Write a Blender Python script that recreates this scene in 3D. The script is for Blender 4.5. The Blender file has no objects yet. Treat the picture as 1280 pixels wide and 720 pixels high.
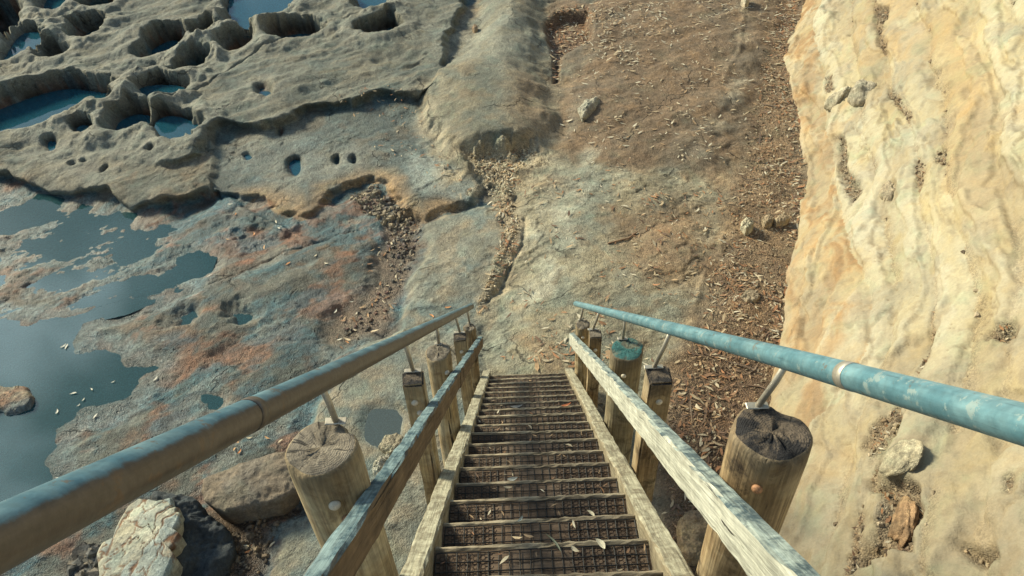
import bpy, bmesh, math, random
import numpy as np
from mathutils import Vector, Matrix
random.seed(7); rng = np.random.default_rng(11)
R = math.radians
scene = bpy.context.scene
COL = scene.collection

# ------------------------------------------------------------------ camera maths
PH, TH, PSI, ROLL, FPX = R(42.4), R(43.0), R(.82), R(3.0), 950.0
CAM = np.array([0.0, 0.0, 6.57])
fw = np.array([-math.sin(PSI)*math.cos(TH), math.cos(PSI)*math.cos(TH), -math.sin(TH)])
r0 = np.cross(fw, [0, 0, 1.0]); r0 /= np.linalg.norm(r0); u0 = np.cross(r0, fw)
UP = u0*math.cos(ROLL) + r0*math.sin(ROLL); RT = r0*math.cos(ROLL) - u0*math.sin(ROLL)
def ray(px, py):
    return fw + RT*((px-640)/FPX) - UP*((py-360)/FPX)
def at(px, py, z=0.0):                       # where a sight line meets the level z
    d = ray(px, py); return CAM + d*((z-CAM[2])/d[2])
def st(x, d, y):                             # stair frame: across, down the slope, below the eye
    return Vector((x, d*math.cos(PH)-y*math.sin(PH), CAM[2]-d*math.sin(PH)-y*math.cos(PH)))
def W(pts, z=0.0):
    return np.array([at(a, b, z)[:2] for a, b in pts])

def rounded(P, n=2):
    for _ in range(n):
        Q = np.roll(P, -1, 0); P = np.stack([.75*P+.25*Q, .25*P+.75*Q], 1).reshape(-1, 2)
    return P
# ------------------------------------------------------------------ numpy noise
_g = np.random.default_rng(3); _a = _g.random(256)*2*np.pi; GX, GY = np.cos(_a), np.sin(_a)
def pn(x, y, seed=0):
    xi = np.floor(x); yi = np.floor(y); xf = x-xi; yf = y-yi
    xi = xi.astype(np.int64); yi = yi.astype(np.int64)
    u = xf*xf*xf*(xf*(xf*6-15)+10); v = yf*yf*yf*(yf*(yf*6-15)+10)
    def h(a, b):
        k = (a*374761393 + b*668265263 + seed*974711) & 0xffffffff
        k = ((k ^ (k >> 13))*1274126177) & 0xffffffff
        return ((k ^ (k >> 16)) & 255)
    def g(a, b, dx, dy):
        i = h(a, b); return GX[i]*dx + GY[i]*dy
    n00 = g(xi, yi, xf, yf); n10 = g(xi+1, yi, xf-1, yf); n01 = g(xi, yi+1, xf, yf-1); n11 = g(xi+1, yi+1, xf-1, yf-1)
    a = n00 + u*(n10-n00); b = n01 + u*(n11-n01)
    return (a + v*(b-a))*1.5
def fbm(x, y, s=1.0, o=4, seed=0, gain=.5):
    t = np.zeros_like(x); a = 1.0; f = s
    for i in range(o):
        t += a*pn(x*f+17.3*i, y*f-9.1*i, seed+i*7); a *= gain; f *= 2.03
    return t
def sst(a, b, x):
    t = np.clip((x-a)/(b-a), 0, 1); return t*t*(3-2*t)
def poly_sd(P, x, y, margin=1.2):            # signed distance, positive inside
    out = np.full(x.shape, -margin); lo = P.min(0)-margin; hi = P.max(0)+margin
    m = (x > lo[0]) & (x < hi[0]) & (y > lo[1]) & (y < hi[1])
    if not m.any(): return out
    X = x[m]; Y = y[m]; d2 = np.full(X.shape, 1e9); ins = np.zeros(X.shape, bool)
    for i in range(len(P)):
        ax, ay = P[i]; bx, by = P[(i+1) % len(P)]; ex, ey = bx-ax, by-ay
        t = np.clip(((X-ax)*ex+(Y-ay)*ey)/(ex*ex+ey*ey+1e-12), 0, 1)
        d2 = np.minimum(d2, (X-ax-t*ex)**2+(Y-ay-t*ey)**2)
        c = (ay > Y) != (by > Y)
        ins ^= c & (X < (bx-ax)*(Y-ay)/(by-ay+1e-12)+ax)
    d = np.sqrt(d2); out[m] = np.where(ins, d, -d); return out
def line_d(P, x, y, margin=1.0):
    out = np.full(x.shape, margin); lo = P.min(0)-margin; hi = P.max(0)+margin
    m = (x > lo[0]) & (x < hi[0]) & (y > lo[1]) & (y < hi[1])
    if not m.any(): return out
    X = x[m]; Y = y[m]; d2 = np.full(X.shape, 1e9)
    for i in range(len(P)-1):
        ax, ay = P[i]; bx, by = P[i+1]; ex, ey = bx-ax, by-ay
        t = np.clip(((X-ax)*ex+(Y-ay)*ey)/(ex*ex+ey*ey+1e-12), 0, 1)
        d2 = np.minimum(d2, (X-ax-t*ex)**2+(Y-ay-t*ey)**2)
    out[m] = np.minimum(np.sqrt(d2), margin); return out
def voro(x, y, s, seed=0):                   # F1, F2-F1 and a cell value
    X = x*s; Y = y*s; xi = np.floor(X).astype(np.int64); yi = np.floor(Y).astype(np.int64)
    f1 = np.full(x.shape, 9.0); f2 = f1.copy(); cv = np.zeros(x.shape)
    for dx in (-1, 0, 1):
        for dy in (-1, 0, 1):
            a = xi+dx; b = yi+dy
            k = (a*374761393 + b*668265263 + seed*974711) & 0xffffffff
            k = ((k ^ (k >> 13))*1274126177) & 0xffffffff; k ^= k >> 16
            px = a + (k & 1023)/1023.0; py = b + ((k >> 10) & 1023)/1023.0
            d = np.hypot(px-X, py-Y); n = d < f1
            f2 = np.where(n, f1, np.minimum(f2, d)); cv = np.where(n, ((k >> 20) & 255)/255.0, cv); f1 = np.where(n, d, f1)
    return f1, f2-f1, cv

# ------------------------------------------------------------------ ground layout
UPZ, UAZ, MDZ, LOW, WATER = .22, .07, .0, -.11, -.16
P_mid = W([(262,243),(300,246),(320,242),(345,257),(375,269),(395,265),(407,250),(415,236),(445,225),(475,224),(495,245),(510,265),(530,270),(555,260),(592,251),(605,235),(590,205),(550,185),(532,150),(517,125),(535,60),(600,0),(600,-60),(300,-60),(262,130)], MDZ)
P_upa = W([(-260,-60),(-260,205),(-80,214),(0,219),(25,225),(52,232),(90,236),(132,238),(150,251),(170,254),(200,251),(252,239),(264,243),(270,215),(268,165),(400,60),(400,-60)], UAZ)
P_up = W([(-260,-120),(-260,185),(-80,190),(0,196),(60,198),(120,193),(165,199),(215,199),(246,194),(252,180),(262,164),(275,153),(320,156),(352,150),(382,132),(440,125),(460,117),(492,112),(512,117),(545,112),(556,74),(562,42),(579,8),(590,-60),(590,-120)], UPZ)
P_mound = W([(594,15),(578,42),(555,62),(530,80),(511,98),(516,125),(532,152),(552,183),(580,198),(620,196),(660,192),(690,168),(701,125),(700,95),(686,75),(684,40),(682,10),(690,-60),(600,-60)], .38)
P_plat = W([(706,178),(697,140),(696,105),(720,85),(700,62),(690,10),(720,-60),(1040,-60),(1000,40),(965,110),(940,160),(900,205),(800,202),(745,196)], .22)
P_hole = W([(680,22),(698,12),(735,14),(741,30),(738,50),(715,58),(702,66),(699,95),(692,98),(690,62),(683,45)], .15)
P_slab = W([(640,225),(680,200),(760,196),(860,205),(900,235),(905,290),(882,330),(875,370),(850,420),(820,520),(760,640),(640,620),(606,470),(598,405),(618,370),(650,300),(655,270),(640,245)], .1)
P_pale = W([(530,274),(555,264),(600,252),(625,250),(640,300),(622,360),(604,410),(612,470),(600,560),(560,650),(500,780),(330,800),(328,720),(345,672),(380,632),(385,560),(392,500),(420,455),(440,440),(480,410),(505,375),(515,340),(528,300)], 0)
P_bed = W([(110,402),(150,396),(200,383),(250,362),(300,340),(350,318),(405,297),(440,288),(466,298),(474,318),(455,345),(400,375),(330,405),(280,430),(240,462),(205,455),(150,447),(125,425)], -.06)
P_bed2 = W([(90,610),(95,545),(150,525),(190,495),(215,462),(270,430),(330,408),(400,380),(430,400),(400,450),(385,520),(375,600),(250,680),(140,700),(60,760),(-60,760),(20,690)], -.12)
P_right = W([(560,-120),(1400,-120),(1400,800),(560,800),(575,600),(606,450),(590,400),(612,350),(630,300),(620,240),(590,200),(540,150),(530,60)], .02)
P_sheet = W([(-260,232),(-60,236),(60,243),(130,262),(185,268),(235,292),(272,322),(262,348),(215,362),(150,376),(60,402),(-60,392),(-260,392)], WATER)
P_islet = W([(-60,470),(10,472),(45,478),(57,492),(50,512),(20,522),(-60,530)], -.15)
P_lake = W([(-260,392),(0,397),(50,408),(66,404),(110,392),(150,378),(225,364),(238,368),(200,385),(160,402),(108,414),(112,432),(140,447),(185,456),(206,462),(192,490),(160,518),(105,530),(88,545),(80,575),(85,605),(60,640),(0,660),(-260,700)], -.25)
LOWPOOLS = [[(-40,262),(0,260),(30,255),(55,250),(75,256),(79,268),(60,281),(30,291),(-40,298)],
 [(86,264),(105,256),(118,254),(113,274),(100,290),(86,286)], [(142,272),(158,268),(173,283),(165,294),(150,293)],
 [(138,302),(160,300),(195,302),(194,316),(170,331),(140,331)], [(220,322),(240,310),(262,315),(273,326),(262,341),(236,341),(219,336)],
 [(160,354),(171,345),(190,342),(197,352),(188,366),(164,369)], [(30,354),(60,344),(99,331),(112,335),(105,349),(80,356),(40,363)],
 [(-60,340),(0,338),(12,345),(5,360),(-60,372)], [(60,305),(85,300),(105,312),(90,326),(62,322)],
 [(215,392),(240,386),(250,396),(240,410),(220,414)], [(250,490),(275,486),(285,500),(275,515),(256,512)], [(20,300),(40,296),(55,306),(40,316),(15,314)],
 [(280,393),(300,384),(325,388),(318,402),(295,408)], [(458,512),(475,505),(500,508),(506,530),(500,556),(475,566),(452,552)]]
PITS = [  # (outline, depth below its shelf, water above the pit floor or None)
 ([(165,64),(180,42),(205,29),(225,33),(238,44),(226,56),(180,69)], .55, .10), ([(237,36),(250,27),(268,28),(271,36),(255,48),(243,49)], .45, None),
 ([(267,60),(285,45),(305,38),(319,45),(316,58),(285,67)], .45, None), ([(214,87),(230,70),(250,62),(258,68),(255,81),(235,93),(220,93)], .5, None),
 ([(278,28),(284,5),(290,-40),(372,-40),(366,15),(350,26),(320,36),(285,34)], .34, .10), ([(438,2),(448,-40),(494,-40),(486,6),(470,19),(455,19)], .3, .12),
 ([(329,47),(345,36),(375,30),(401,35),(406,41),(385,49),(345,54)], .4, .10), ([(444,41),(470,33),(493,22),(499,36),(490,48),(460,48)], .38, .08),
 ([(-40,128),(0,112),(40,98),(75,90),(110,95),(146,100),(153,106),(122,119),(95,136),(50,153),(0,164),(-40,178)], .5, .16),
 ([(167,107),(190,100),(230,102),(226,114),(200,126),(184,121)], .3, .16), ([(127,156),(145,138),(165,129),(188,134),(190,149),(170,159),(140,163)], .42, .12),
 ([(190,157),(194,142),(215,137),(246,148),(251,161),(235,174),(204,176)], .4, .13), ([(90,158),(100,150),(116,155),(110,166)], .3, .1),
 ([(46,173),(58,166),(71,169),(68,179),(55,183)], .2, .1), ([(80,42),(95,22),(115,14),(129,25),(120,39),(95,49)], .5, .1),
 ([(41,63),(60,52),(84,55),(80,63),(60,71)], .4, .1), ([(-60,84),(0,76),(15,46),(30,35),(56,38),(45,56),(20,73)], .5, .14),
 ([(43,7),(55,-20),(88,-20),(84,9),(62,13)], .5, .14), ([(-90,60),(-60,-20),(20,-10),(26,20),(12,52)], .8, None),
 ([(120,122),(130,117),(142,120),(135,129),(124,129)], .3, None), ([(90,2),(110,-8),(150,-20),(140,6),(115,10)], .4, None)]
MIDPITS = [([(358,205),(365,199),(378,200),(383,210),(378,222),(368,226),(358,219)], .2, .1), ([(417,203),(421,198),(427,201),(427,208),(420,209)], .18, None),
 ([(437,203),(441,198),(448,200),(448,207),(441,209)], .18, None), ([(302,198),(310,194),(317,199),(311,205)], .12, .06), ([(346,171),(352,169),(356,173),(350,176)], .1, None)]
UPAPITS = [([(87,208),(92,205),(97,208),(91,211)], .15, None), ([(103,205),(108,202),(112,205),(107,208)], .15, None), ([(124,219),(131,211),(136,212),(130,221)], .2, None),
 ([(186,197),(192,193),(200,196),(192,200)], .2, None)]
SMALLPITS = [([(318,110),(332,105),(346,113),(340,122),(324,121)], .12, .04)]

def prep(l, z): return [(rounded(W(p, z-.05)), d, w) for p, d, w in l]
PITS = prep(PITS, UPZ); MIDPITS = prep(MIDPITS, MDZ); UPAPITS = prep(UPAPITS, UAZ); SMALLPITS = prep(SMALLPITS, UPZ)
LOWP = [rounded(W(p, WATER+.02)) for p in LOWPOOLS[:-1]]; PUDDLE = rounded(W(LOWPOOLS[-1], 0))
def mixc(c, k, m): return c*(1-m[:, None]) + np.array(k)[None, :]*m[:, None]

def terrain(x, y):
    """height, colour and (wet, pitted, grit) of the rock platform"""
    w1 = .10*fbm(x, y, 1.7, 3, 21); w2 = .10*fbm(x, y, 1.7, 3, 45)
    v1 = .012*fbm(x, y, 6, 2, 61); v2 = .012*fbm(x, y, 6, 2, 71)
    X = x+w1+v1; Y = y+w2+v2; Xs = x+.3*w1+v1; Ys = y+.3*w2+v2
    n1 = fbm(x, y, .9, 4, 1); n2 = fbm(x, y, 3.2, 4, 2); n3 = fbm(x, y, 11, 3, 3)
    # elongated relief that runs with the beds (up to the right in the photo)
    bx = .87*x+.5*y; by = -.5*x+.87*y
    rid = fbm(bx*.45, by*1.7, 1.5, 4, 9)
    z = LOW + .05*n1 + .045*rid + .022*n2 + .006*n3
    col = np.tile(np.array([.046, .082, .088]), (len(x), 1))
    b = sst(-.15, .45, fbm(bx*.6, by, 1.1, 4, 5)); col = mixc(col, (.100, .068, .044), b*.85)
    g = sst(.15, .6, fbm(x, y, 2.3, 4, 6)); col = mixc(col, (.112, .114, .092), g*.7)
    tl = sst(.1, .5, fbm(bx*.6, by, 1.9, 3, 8)); col = mixc(col, (.040, .105, .128), tl*.8)
    rust = sst(.35, .7, fbm(x, y, 2.7, 4, 15)); col = mixc(col, (.20, .085, .045), rust*.6)
    dy = np.zeros_like(x); wet = .55 + .3*tl; pit = .45+.35*g; grit = np.full(len(x), .4)
    def lay(P, lev, e, c, we, pi, gr, dome=0, amp=.02, soft=0, hw=True, und=0.):
        nonlocal z, col, wet, pit, grit, dy
        sd = poly_sd(P, X if hw else Xs, Y if hw else Ys)
        m = sst(-.25*e, .75*e, sd)
        zz = lev + dome*sst(0, .9, sd) + amp*(1.1*n1+.9*rid+.35*n2+.08*n3)
        if und > 0:
            g_ = sst(.05, .14, zz-z); u_ = und*g_*sst(-.24, -.01, sd)*(1-m)*(sd < .3); dy = np.maximum(dy, u_); dk = g_*sst(-.10, .0, sd)*(1-m)*(sd < .3)
        z = z*(1-m)+zz*m
        k = sst(-.02-soft, .04+soft, sd)
        col = col*(1-k[:, None]) + c*k[:, None]; wet = wet*(1-k)+we*k; pit = pit*(1-k)+pi*k; grit = grit*(1-k)+gr*k
        return sd, k
    def C(base, *mods):
        c = np.tile(np.array(base, float), (len(x), 1))
        for k, m in mods: c = mixc(c, k, m)
        return c
    na = sst(-.2, .5, fbm(x, y, 1.3, 4, 30)); nb = sst(-.1, .6, fbm(x, y, 2.6, 4, 31)); nc = sst(.1, .7, fbm(x, y, 1.9, 5, 32)); nd = sst(0, .5, fbm(bx*.5, by*2, 2.2, 4, 33))
    lay(P_right, .02, .8, C((.20,.155,.10), ((.175,.162,.12), na*.8), ((.185,.122,.072), nc*.6)), .1, .05, .4, .03, .03, .2)
    lay(P_bed2, -.11, .40, C((.074,.082,.070), ((.095,.062,.040), nc), ((.034,.078,.092), nb*.85), ((.145,.142,.112), nd*.5)), .4, .8, .5, .02, .035, .1)
    lay(P_islet, -.17, .3, C((.19,.16,.11)), .3, 1, .3, .02, .01, .05)
    lay(P_bed, -.07, .22, C((.096,.096,.078), ((.125,.080,.048), na*.7), ((.048,.085,.090), nb*.6)), .3, .35, .4, .05, .025, .04)
    lay(P_pale, .0, .22, C((.185,.185,.148), ((.115,.155,.15), na*.75), ((.235,.195,.135), nb*.7)), .2, .15, .25, .03, .012, .02)
    lay(P_slab, .05, .9, C((.255,.228,.158), ((.195,.205,.162), na*.8), ((.215,.145,.082), nc*.55)), .1, .03, .3, .05, .018, .12)
    lay(P_mid, MDZ, .14, C((.085,.106,.098), ((.060,.100,.106), na*.8), ((.13,.105,.072), nc*.6)), .35, .2, .4, .02, .018, .02, und=.10)
    # warm lip of the middle bed
    lip = W([(320,242),(345,257),(375,269),(395,265),(407,250),(415,236),(445,225),(475,224),(495,245),(510,265),(530,270),(555,260)], MDZ)
    dl = line_d(lip, X, Y); k = (1-sst(.05, .5, dl))*(poly_sd(P_mid, X, Y) > -.05); col = mixc(col, (.31,.205,.105), k*.85)
    z += -.02*(1-sst(.0, .35, dl))*(poly_sd(P_mid, X, Y) > 0)
    pl = poly_sd(W([(505,190),(560,195),(600,215),(604,240),(570,247),(530,240),(512,222)], MDZ), X, Y); col = mixc(col, (.25,.27,.235), sst(-.1, .15, pl)*.8)
    lay(P_upa, UAZ, .11, C((.148,.134,.098), ((.112,.116,.092), na), ((.18,.122,.072), nc*.6)), .15, .15, .3, .03, .03, .02, und=.16)
    lay(P_up, .115+.105*sst(-6.6, -4.6, x), .12, C((.138,.140,.112), ((.095,.112,.098), na*.8), ((.18,.165,.122), nd*.7)), .12, .12, .3, .03, .04, .02, und=.20)
    lay(P_plat, .14, .8, C((.178,.124,.078), ((.132,.115,.086), na*.75), ((.21,.152,.095), nb*.5)), .1, .03, .35, .05, .03, .15)
    lay(P_mound, .17, .50, C((.185,.168,.120), ((.125,.132,.106), na*.9), ((.20,.148,.088), nc*.5)), .1, .06, .3, .25, .010, .08)
    lay(P_hole, -.10, .16, C((.17,.11,.07)), .1, 0, 1, 0, .01, .02, False)
    # low step lines and joints
    for pts, zz, dep, wd in (([(610,372),(630,345),(652,300),(656,272)], .05, .05, .05), ([(905,290),(900,315),(885,335),(872,360),(868,385)], .1, -.02, .06),
            ([(880,225),(905,250),(912,265)], .1, -.02, .06), ([(200,130),(260,105),(330,62),(420,30),(520,0),(580,-20)], UPZ, .06, .03),
            ([(262,240),(300,262),(345,285),(390,302)], LOW, -.05, .08), ([(480,285),(440,289),(405,297),(320,330),(250,361),(180,388)], -.1, .03, .025),
            ([(930,15),(925,60),(905,95)], .25, -.02, .08), ([(905,105),(915,125),(895,150)], .25, .02, .1),
            ([(690,215),(660,245),(650,300)], .1, -.012, .15), ([(735,205),(730,250),(715,285),(700,320),(680,360),(665,400)], .1, -.012, .25)):
        d = line_d(W(pts, zz), Xs+.3*v1, Ys+.3*v2); z -= dep*(1-sst(0, wd, d))
    for pts, c_, wd, st_ in (([(740,196),(735,215),(728,245),(716,275),(708,300),(690,330),(676,365),(662,400)],(.42,.42,.33),.22,.75),([(657,272),(652,298),(640,320),(620,362),(604,395)],(.50,.43,.29),.10,.9),
            ([(905,225),(920,260),(905,300)],(.40,.29,.17),.12,.7),([(862,395),(868,370),(875,345)],(.44,.34,.21),.10,.8),([(905,100),(925,62),(930,20)],(.36,.30,.2),.14,.6),([(700,170),(720,150),(735,130)],(.38,.36,.28),.18,.6),
            ([(925,102),(915,125),(895,160)],(.36,.34,.26),.2,.7),([(560,185),(580,196),(625,194),(660,190)],(.42,.36,.25),.25,.6),([(520,120),(532,148),(548,178)],(.40,.34,.24),.22,.6)):
        d = line_d(W(pts, .06), X, Y); col = mixc(col, c_, st_*.75*(1-sst(.0, wd*1.5, d+.05*n2))*sst(-.45, .25, fbm(x, y, 2.1, 3, 88)))  # pale ridge streaks, some standing for lit edges painted into the colour
    for pts, c_, wd, st_ in (([(780,270),(840,250),(880,260),(880,330),(860,360),(800,350),(770,310)],(.21,.132,.072),.5,.8),([(700,160),(760,60),(840,20),(930,30),(900,150),(800,190)],(.18,.122,.074),.6,.6),
            ([(640,100),(690,110),(690,165),(665,185),(640,160)],(.26,.19,.12),.4,.7),([(530,40),(620,10),(690,60),(640,110),(560,90)],(.22,.225,.185),.5,.6),([(690,210),(740,215),(720,270),(670,300)],(.31,.30,.235),.3,.5)):
        sd = poly_sd(W(pts, .08), X, Y); col = mixc(col, c_, st_*sst(-wd, wd, sd))
    smooth_ = 1-.75*np.maximum(sst(-.1, .3, poly_sd(P_mound, x, y)), np.maximum(.6*sst(-.1, .3, poly_sd(P_plat, x, y)), .8*sst(-.1, .3, poly_sd(P_up, x, y))))
    for sd_, sc_, hh in ((101, .9, .016), (117, 1.9, .011), (131, 3.6, .007)):
        f_ = fbm(bx*.55, by, sc_, 5, sd_, .55); a_ = sst(-.25, .35, fbm(x, y, .7, 3, sd_+5))*smooth_; st_ = sst(.10, .10+.03*sc_, f_)
        z += hh*st_*a_; col *= (1+.16*(st_-.5)*a_)[:, None]; ed_ = np.exp(-((f_-.10)/(.022*sc_))**2)*a_; col *= (1-.30*ed_)[:, None]
    # rounded pits of the shelf, with silty floors and shade painted on far walls
    for lst in (PITS, MIDPITS, UPAPITS, SMALLPITS):
        for P, dep, wl in lst:
            sd = poly_sd(P, Xs, Ys) + (.07+.09*n2+.015*fbm(x, y, 6, 2, 97) if dep > .25 else 0)
            if sd.max() <= -1.19: continue
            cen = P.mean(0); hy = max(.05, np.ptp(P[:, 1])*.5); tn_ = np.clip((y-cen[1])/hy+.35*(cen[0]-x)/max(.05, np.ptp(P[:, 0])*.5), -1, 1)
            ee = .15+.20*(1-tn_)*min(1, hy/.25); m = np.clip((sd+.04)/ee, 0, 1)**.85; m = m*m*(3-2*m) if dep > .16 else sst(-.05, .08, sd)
            rim = np.exp(-((sd+.10)/.26)**2)*(sd < 0)
            if dep > .16: dy = np.maximum(dy, min(.30, .55*dep)*m*np.clip(tn_*1.3, 0, 1)*sst(.9, .2, sd))
            z = z - dep*1.25*m*(1-.15*n2) + .085*rim*(dep > .25)
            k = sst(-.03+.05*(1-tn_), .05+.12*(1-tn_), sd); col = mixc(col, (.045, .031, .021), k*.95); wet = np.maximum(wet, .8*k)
            col = mixc(col, (.21, .205, .165), rim*.45)
    # knobbly honeycomb weathering on the far shelf
    f1, f21, cv = voro(X*.8+.3*y, Y*1.2, 1.9, 4)
    hon = poly_sd(P_up, x, y); km = sst(.1, .8, hon)*sst(.0, .35, fbm(x, y, .55, 3, 77))
    z += sst(.05, .5, hon)*(.05*fbm(bx*.45, by*1.25, 1.15, 2, 78)); f1, f21, cv = voro(bx*.55+.12*n1, by*1.1+.1*n1, .95, 14); z += sst(.1, .6, hon)*sst(-.3, .4, n1)*(-.10*(1-sst(.0, .48, f1)))
    lowm = sst(-1.0, -2.4, x)*sst(-.015, -.05, z)
    col = mixc(col, (.185, .080, .042), .62*lowm*sst(.02, .42, fbm(bx*.7, by, 1.6, 5, 150, .58))); col = mixc(col, (.028, .088, .110), .65*lowm*sst(.0, .42, fbm(bx*.6, by, 1.4, 5, 155, .58)))
    col = mixc(col, (.17, .185, .165), .45*lowm*sst(.25, .5, fbm(bx*.5, by*1.4, 2.4, 5, 158))); pit = np.maximum(pit, .8*lowm*sst(0, .4, n1))
    sd = poly_sd(P_sheet, X, Y); k = sst(-.25, .35, sd); zs = WATER+.014+.055*fbm(bx*.5, by*1.3, 1.25, 5, 140, .55)+.012*n3; z = z*(1-k)+zs*k
    k = k*sst(.03, -.01, zs-WATER); col = mixc(col, (.055, .112, .135), .7*k); wet = np.maximum(wet, .9*k)
    ed_ = np.exp(-((zs-WATER-.012)/.008)**2)*sst(0, .3, sd); col = mixc(col, (.20, .22, .20), .5*ed_)
    # pools in the wet beds
    for P in LOWP:
        sd = poly_sd(P, Xs, Ys)+.10*n2; m = sst(-.16, .16, sd); z = z*(1-m)+np.minimum(z, WATER-.012-.05*sst(0, .3, sd))*m
        rim = np.exp(-((sd+.05)/.06)**2); col = mixc(col, (.16, .18, .16), rim*.35); k = sst(-.02, .1, sd); col = mixc(col, (.085, .11, .105), k); wet = np.maximum(wet, k)
    sd = poly_sd(PUDDLE, Xs, Ys); m = sst(-.12, .12, sd); z = z*(1-m)+(-.03-.01*n2)*m; z += -.006*(1-m); k = sst(-.05, .08, sd); col = mixc(col, (.15, .18, .165), k); wet = np.maximum(wet, k)
    sd = poly_sd(P_lake, X, Y); m = sst(-.34, .22, sd); z = z*(1-m)+(WATER-.004-.13*sst(0, .9, sd)+.015*n2)*m
    isl = sst(-.15, .15, poly_sd(P_islet, X, Y)); z = np.maximum(z, (WATER+.07+.03*n2)*isl+(-1)*(1-isl))
    k = np.exp(-((sd+.06)/.14)**2); col = mixc(col, (.16, .20, .195), k*.6); pit = np.maximum(pit, .95*np.exp(-((sd+.1)/.2)**2))
    k = sst(-.16, -.01, sd)*(1-isl); col *= (1-.45*k)[:, None]; wet = np.maximum(wet, .9*k)
    k = sst(0, .7, sd)*(1-isl); col = mixc(col, (.095, .140, .138), k*.85); col *= np.clip(1+1.1*k*(n2+.5*n3+.5*rid), .25, 2.2)[:, None]; wet = np.maximum(wet, k)
    # dark stony hollow and the silt beside it
    sd = poly_sd(W([(478,285),(500,272),(528,276),(526,310),(514,340),(505,370),(470,415),(430,440),(400,430),(420,395),(455,360),(475,325)], -.15), X, Y)
    k = sst(-.12, .12, sd); col = mixc(col, (.15,.112,.08), k); z = z*(1-k)+(-.16+.01*n2)*k; grit = np.maximum(grit, .9*k)
    sd = poly_sd(W([(258,640),(300,640),(380,632),(384,640),(345,672),(328,720),(300,740),(225,760),(200,720),(225,690)], -.12), X, Y)
    k = sst(-.1, .1, sd); col = mixc(col, (.095,.066,.045), k); grit = np.maximum(grit, .9*k)
    sd = poly_sd(W([(100,690),(115,678),(132,692),(135,720),(100,735),(85,712)], -.12), X, Y); k = sst(-.1, .1, sd); col = mixc(col, (.07,.06,.05), k); grit = np.maximum(grit, k)
    # chip filled gully at the foot of the mound
    sd = poly_sd(W([(575,198),(620,194),(668,186),(676,196),(655,215),(640,235),(652,265),(650,300),(625,350),(612,372),(600,395),(588,395),(610,340),(628,300),(622,250),(606,225),(585,212)], .0), X, Y)
    k = sst(-.16, .16, sd)*sst(-.7, .0, n2); z = z*(1-k)+(.03+.012*n2)*k; col = mixc(col, (.33,.265,.175), k*.75); grit = np.maximum(grit, k)
    sd = poly_sd(W([(555,198),(590,200),(625,196),(668,190),(690,192),(684,212),(655,236),(640,262),(605,262),(590,243),(545,222)], .02), X, Y); k = sst(-.22, .18, sd)*sst(-.5, .1, n2+.4*n1)
    col = mixc(col, (.40, .335, .225), k*.8); grit = np.maximum(grit, .8*k); f1_, f2_, _c = voro(X+.1*n2, Y+.1*n3, 3.2, 8); z -= .02*k*(1-sst(.02, .12, f2_)); col *= (1-.45*k*(1-sst(.02, .10, f2_)))[:, None]
    # leaf and sand strip below the cliff
    sd = poly_sd(P_litter, X, Y); k = sst(-.25, .35, sd); near = sst(7.5, 4.5, y)
    col = mixc(col, (.215,.142,.082), k*.8); col = mixc(col, (.115,.070,.042), k*near*.9); z = z*(1-k)+(.06+.03*n1+.015*n2)*k; grit = np.maximum(grit, k)
    terrain.dy = dy
    return z, col, np.clip(np.stack([wet, pit, grit], 1), 0, 1)
P_litter = W([(1060,-60),(1003,0),(990,60),(1000,150),(1010,230),(1005,300),(992,340),(1000,450),(960,560),(900,760),(820,760),(832,640),(815,560),(838,480),(852,420),(878,375),(885,335),(908,290),(912,235),(925,190),(940,120),(960,50),(975,-60)], .05)

# ------------------------------------------------------------------ cliff frame
base_px = [(1040,-60),(1008,0),(985,60),(990,100),(1000,150),(1008,210),(1005,270),(992,325),(986,365),(985,410),(984,450),(965,500),(935,560),(905,640),(880,720)]
bp = W(base_px, .05)[::-1]                   # near to far
bp = np.vstack([bp[0]+(bp[0]-bp[1])/np.linalg.norm(bp[0]-bp[1])*6, bp, bp[-1]+np.array([.30,.95])*30])
_s = np.concatenate([[0], np.cumsum(np.linalg.norm(np.diff(bp, axis=0), axis=1))])
S0 = np.linspace(0, _s[-1], 1800); ker = np.ones(61)/61
def smo(a): return np.convolve(np.pad(a, 30, mode='edge'), ker, 'valid')
BX0 = np.interp(S0, _s, bp[:, 0]); BY0 = np.interp(S0, _s, bp[:, 1])
BX = .35*BX0+.65*smo(BX0); BY = .35*BY0+.65*smo(BY0)
TX, TY = np.gradient(smo(smo(BX0))), np.gradient(smo(smo(BY0))); L_ = np.hypot(TX, TY); TX /= L_; TY /= L_
NX, NY = TY, -TX                             # to the right of the way we go
CA = R(53)
def cliff_pt(s, t, d):
    bx = np.interp(s, S0, BX); by = np.interp(s, S0, BY); nx = np.interp(s, S0, NX); ny = np.interp(s, S0, NY)
    l = np.hypot(nx, ny); nx /= l; ny /= l
    r = t*math.cos(CA) - d*math.sin(CA)
    return np.stack([bx+nx*r, by+ny*r, t*math.sin(CA)+d*math.cos(CA)], -1)
_gs, _gt = np.meshgrid(np.linspace(1, 34, 700), np.linspace(-.2, 5.2, 160), indexing='ij')
_gp = cliff_pt(_gs.ravel(), _gt.ravel(), np.zeros(_gs.size)); _v = _gp-CAM
_zz = _v@fw; _gx = 640+FPX*(_v@RT)/_zz; _gy = 360-FPX*(_v@UP)/_zz
def onc(px, py):                             # pixel -> (s, t) on the smooth cliff
    i = np.argmin((_gx-px)**2+(_gy-py)**2+1e7*(_zz < .3)); return _gs.ravel()[i], _gt.ravel()[i]
def CS(pts): return np.array([onc(a, b) for a, b in pts])
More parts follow.
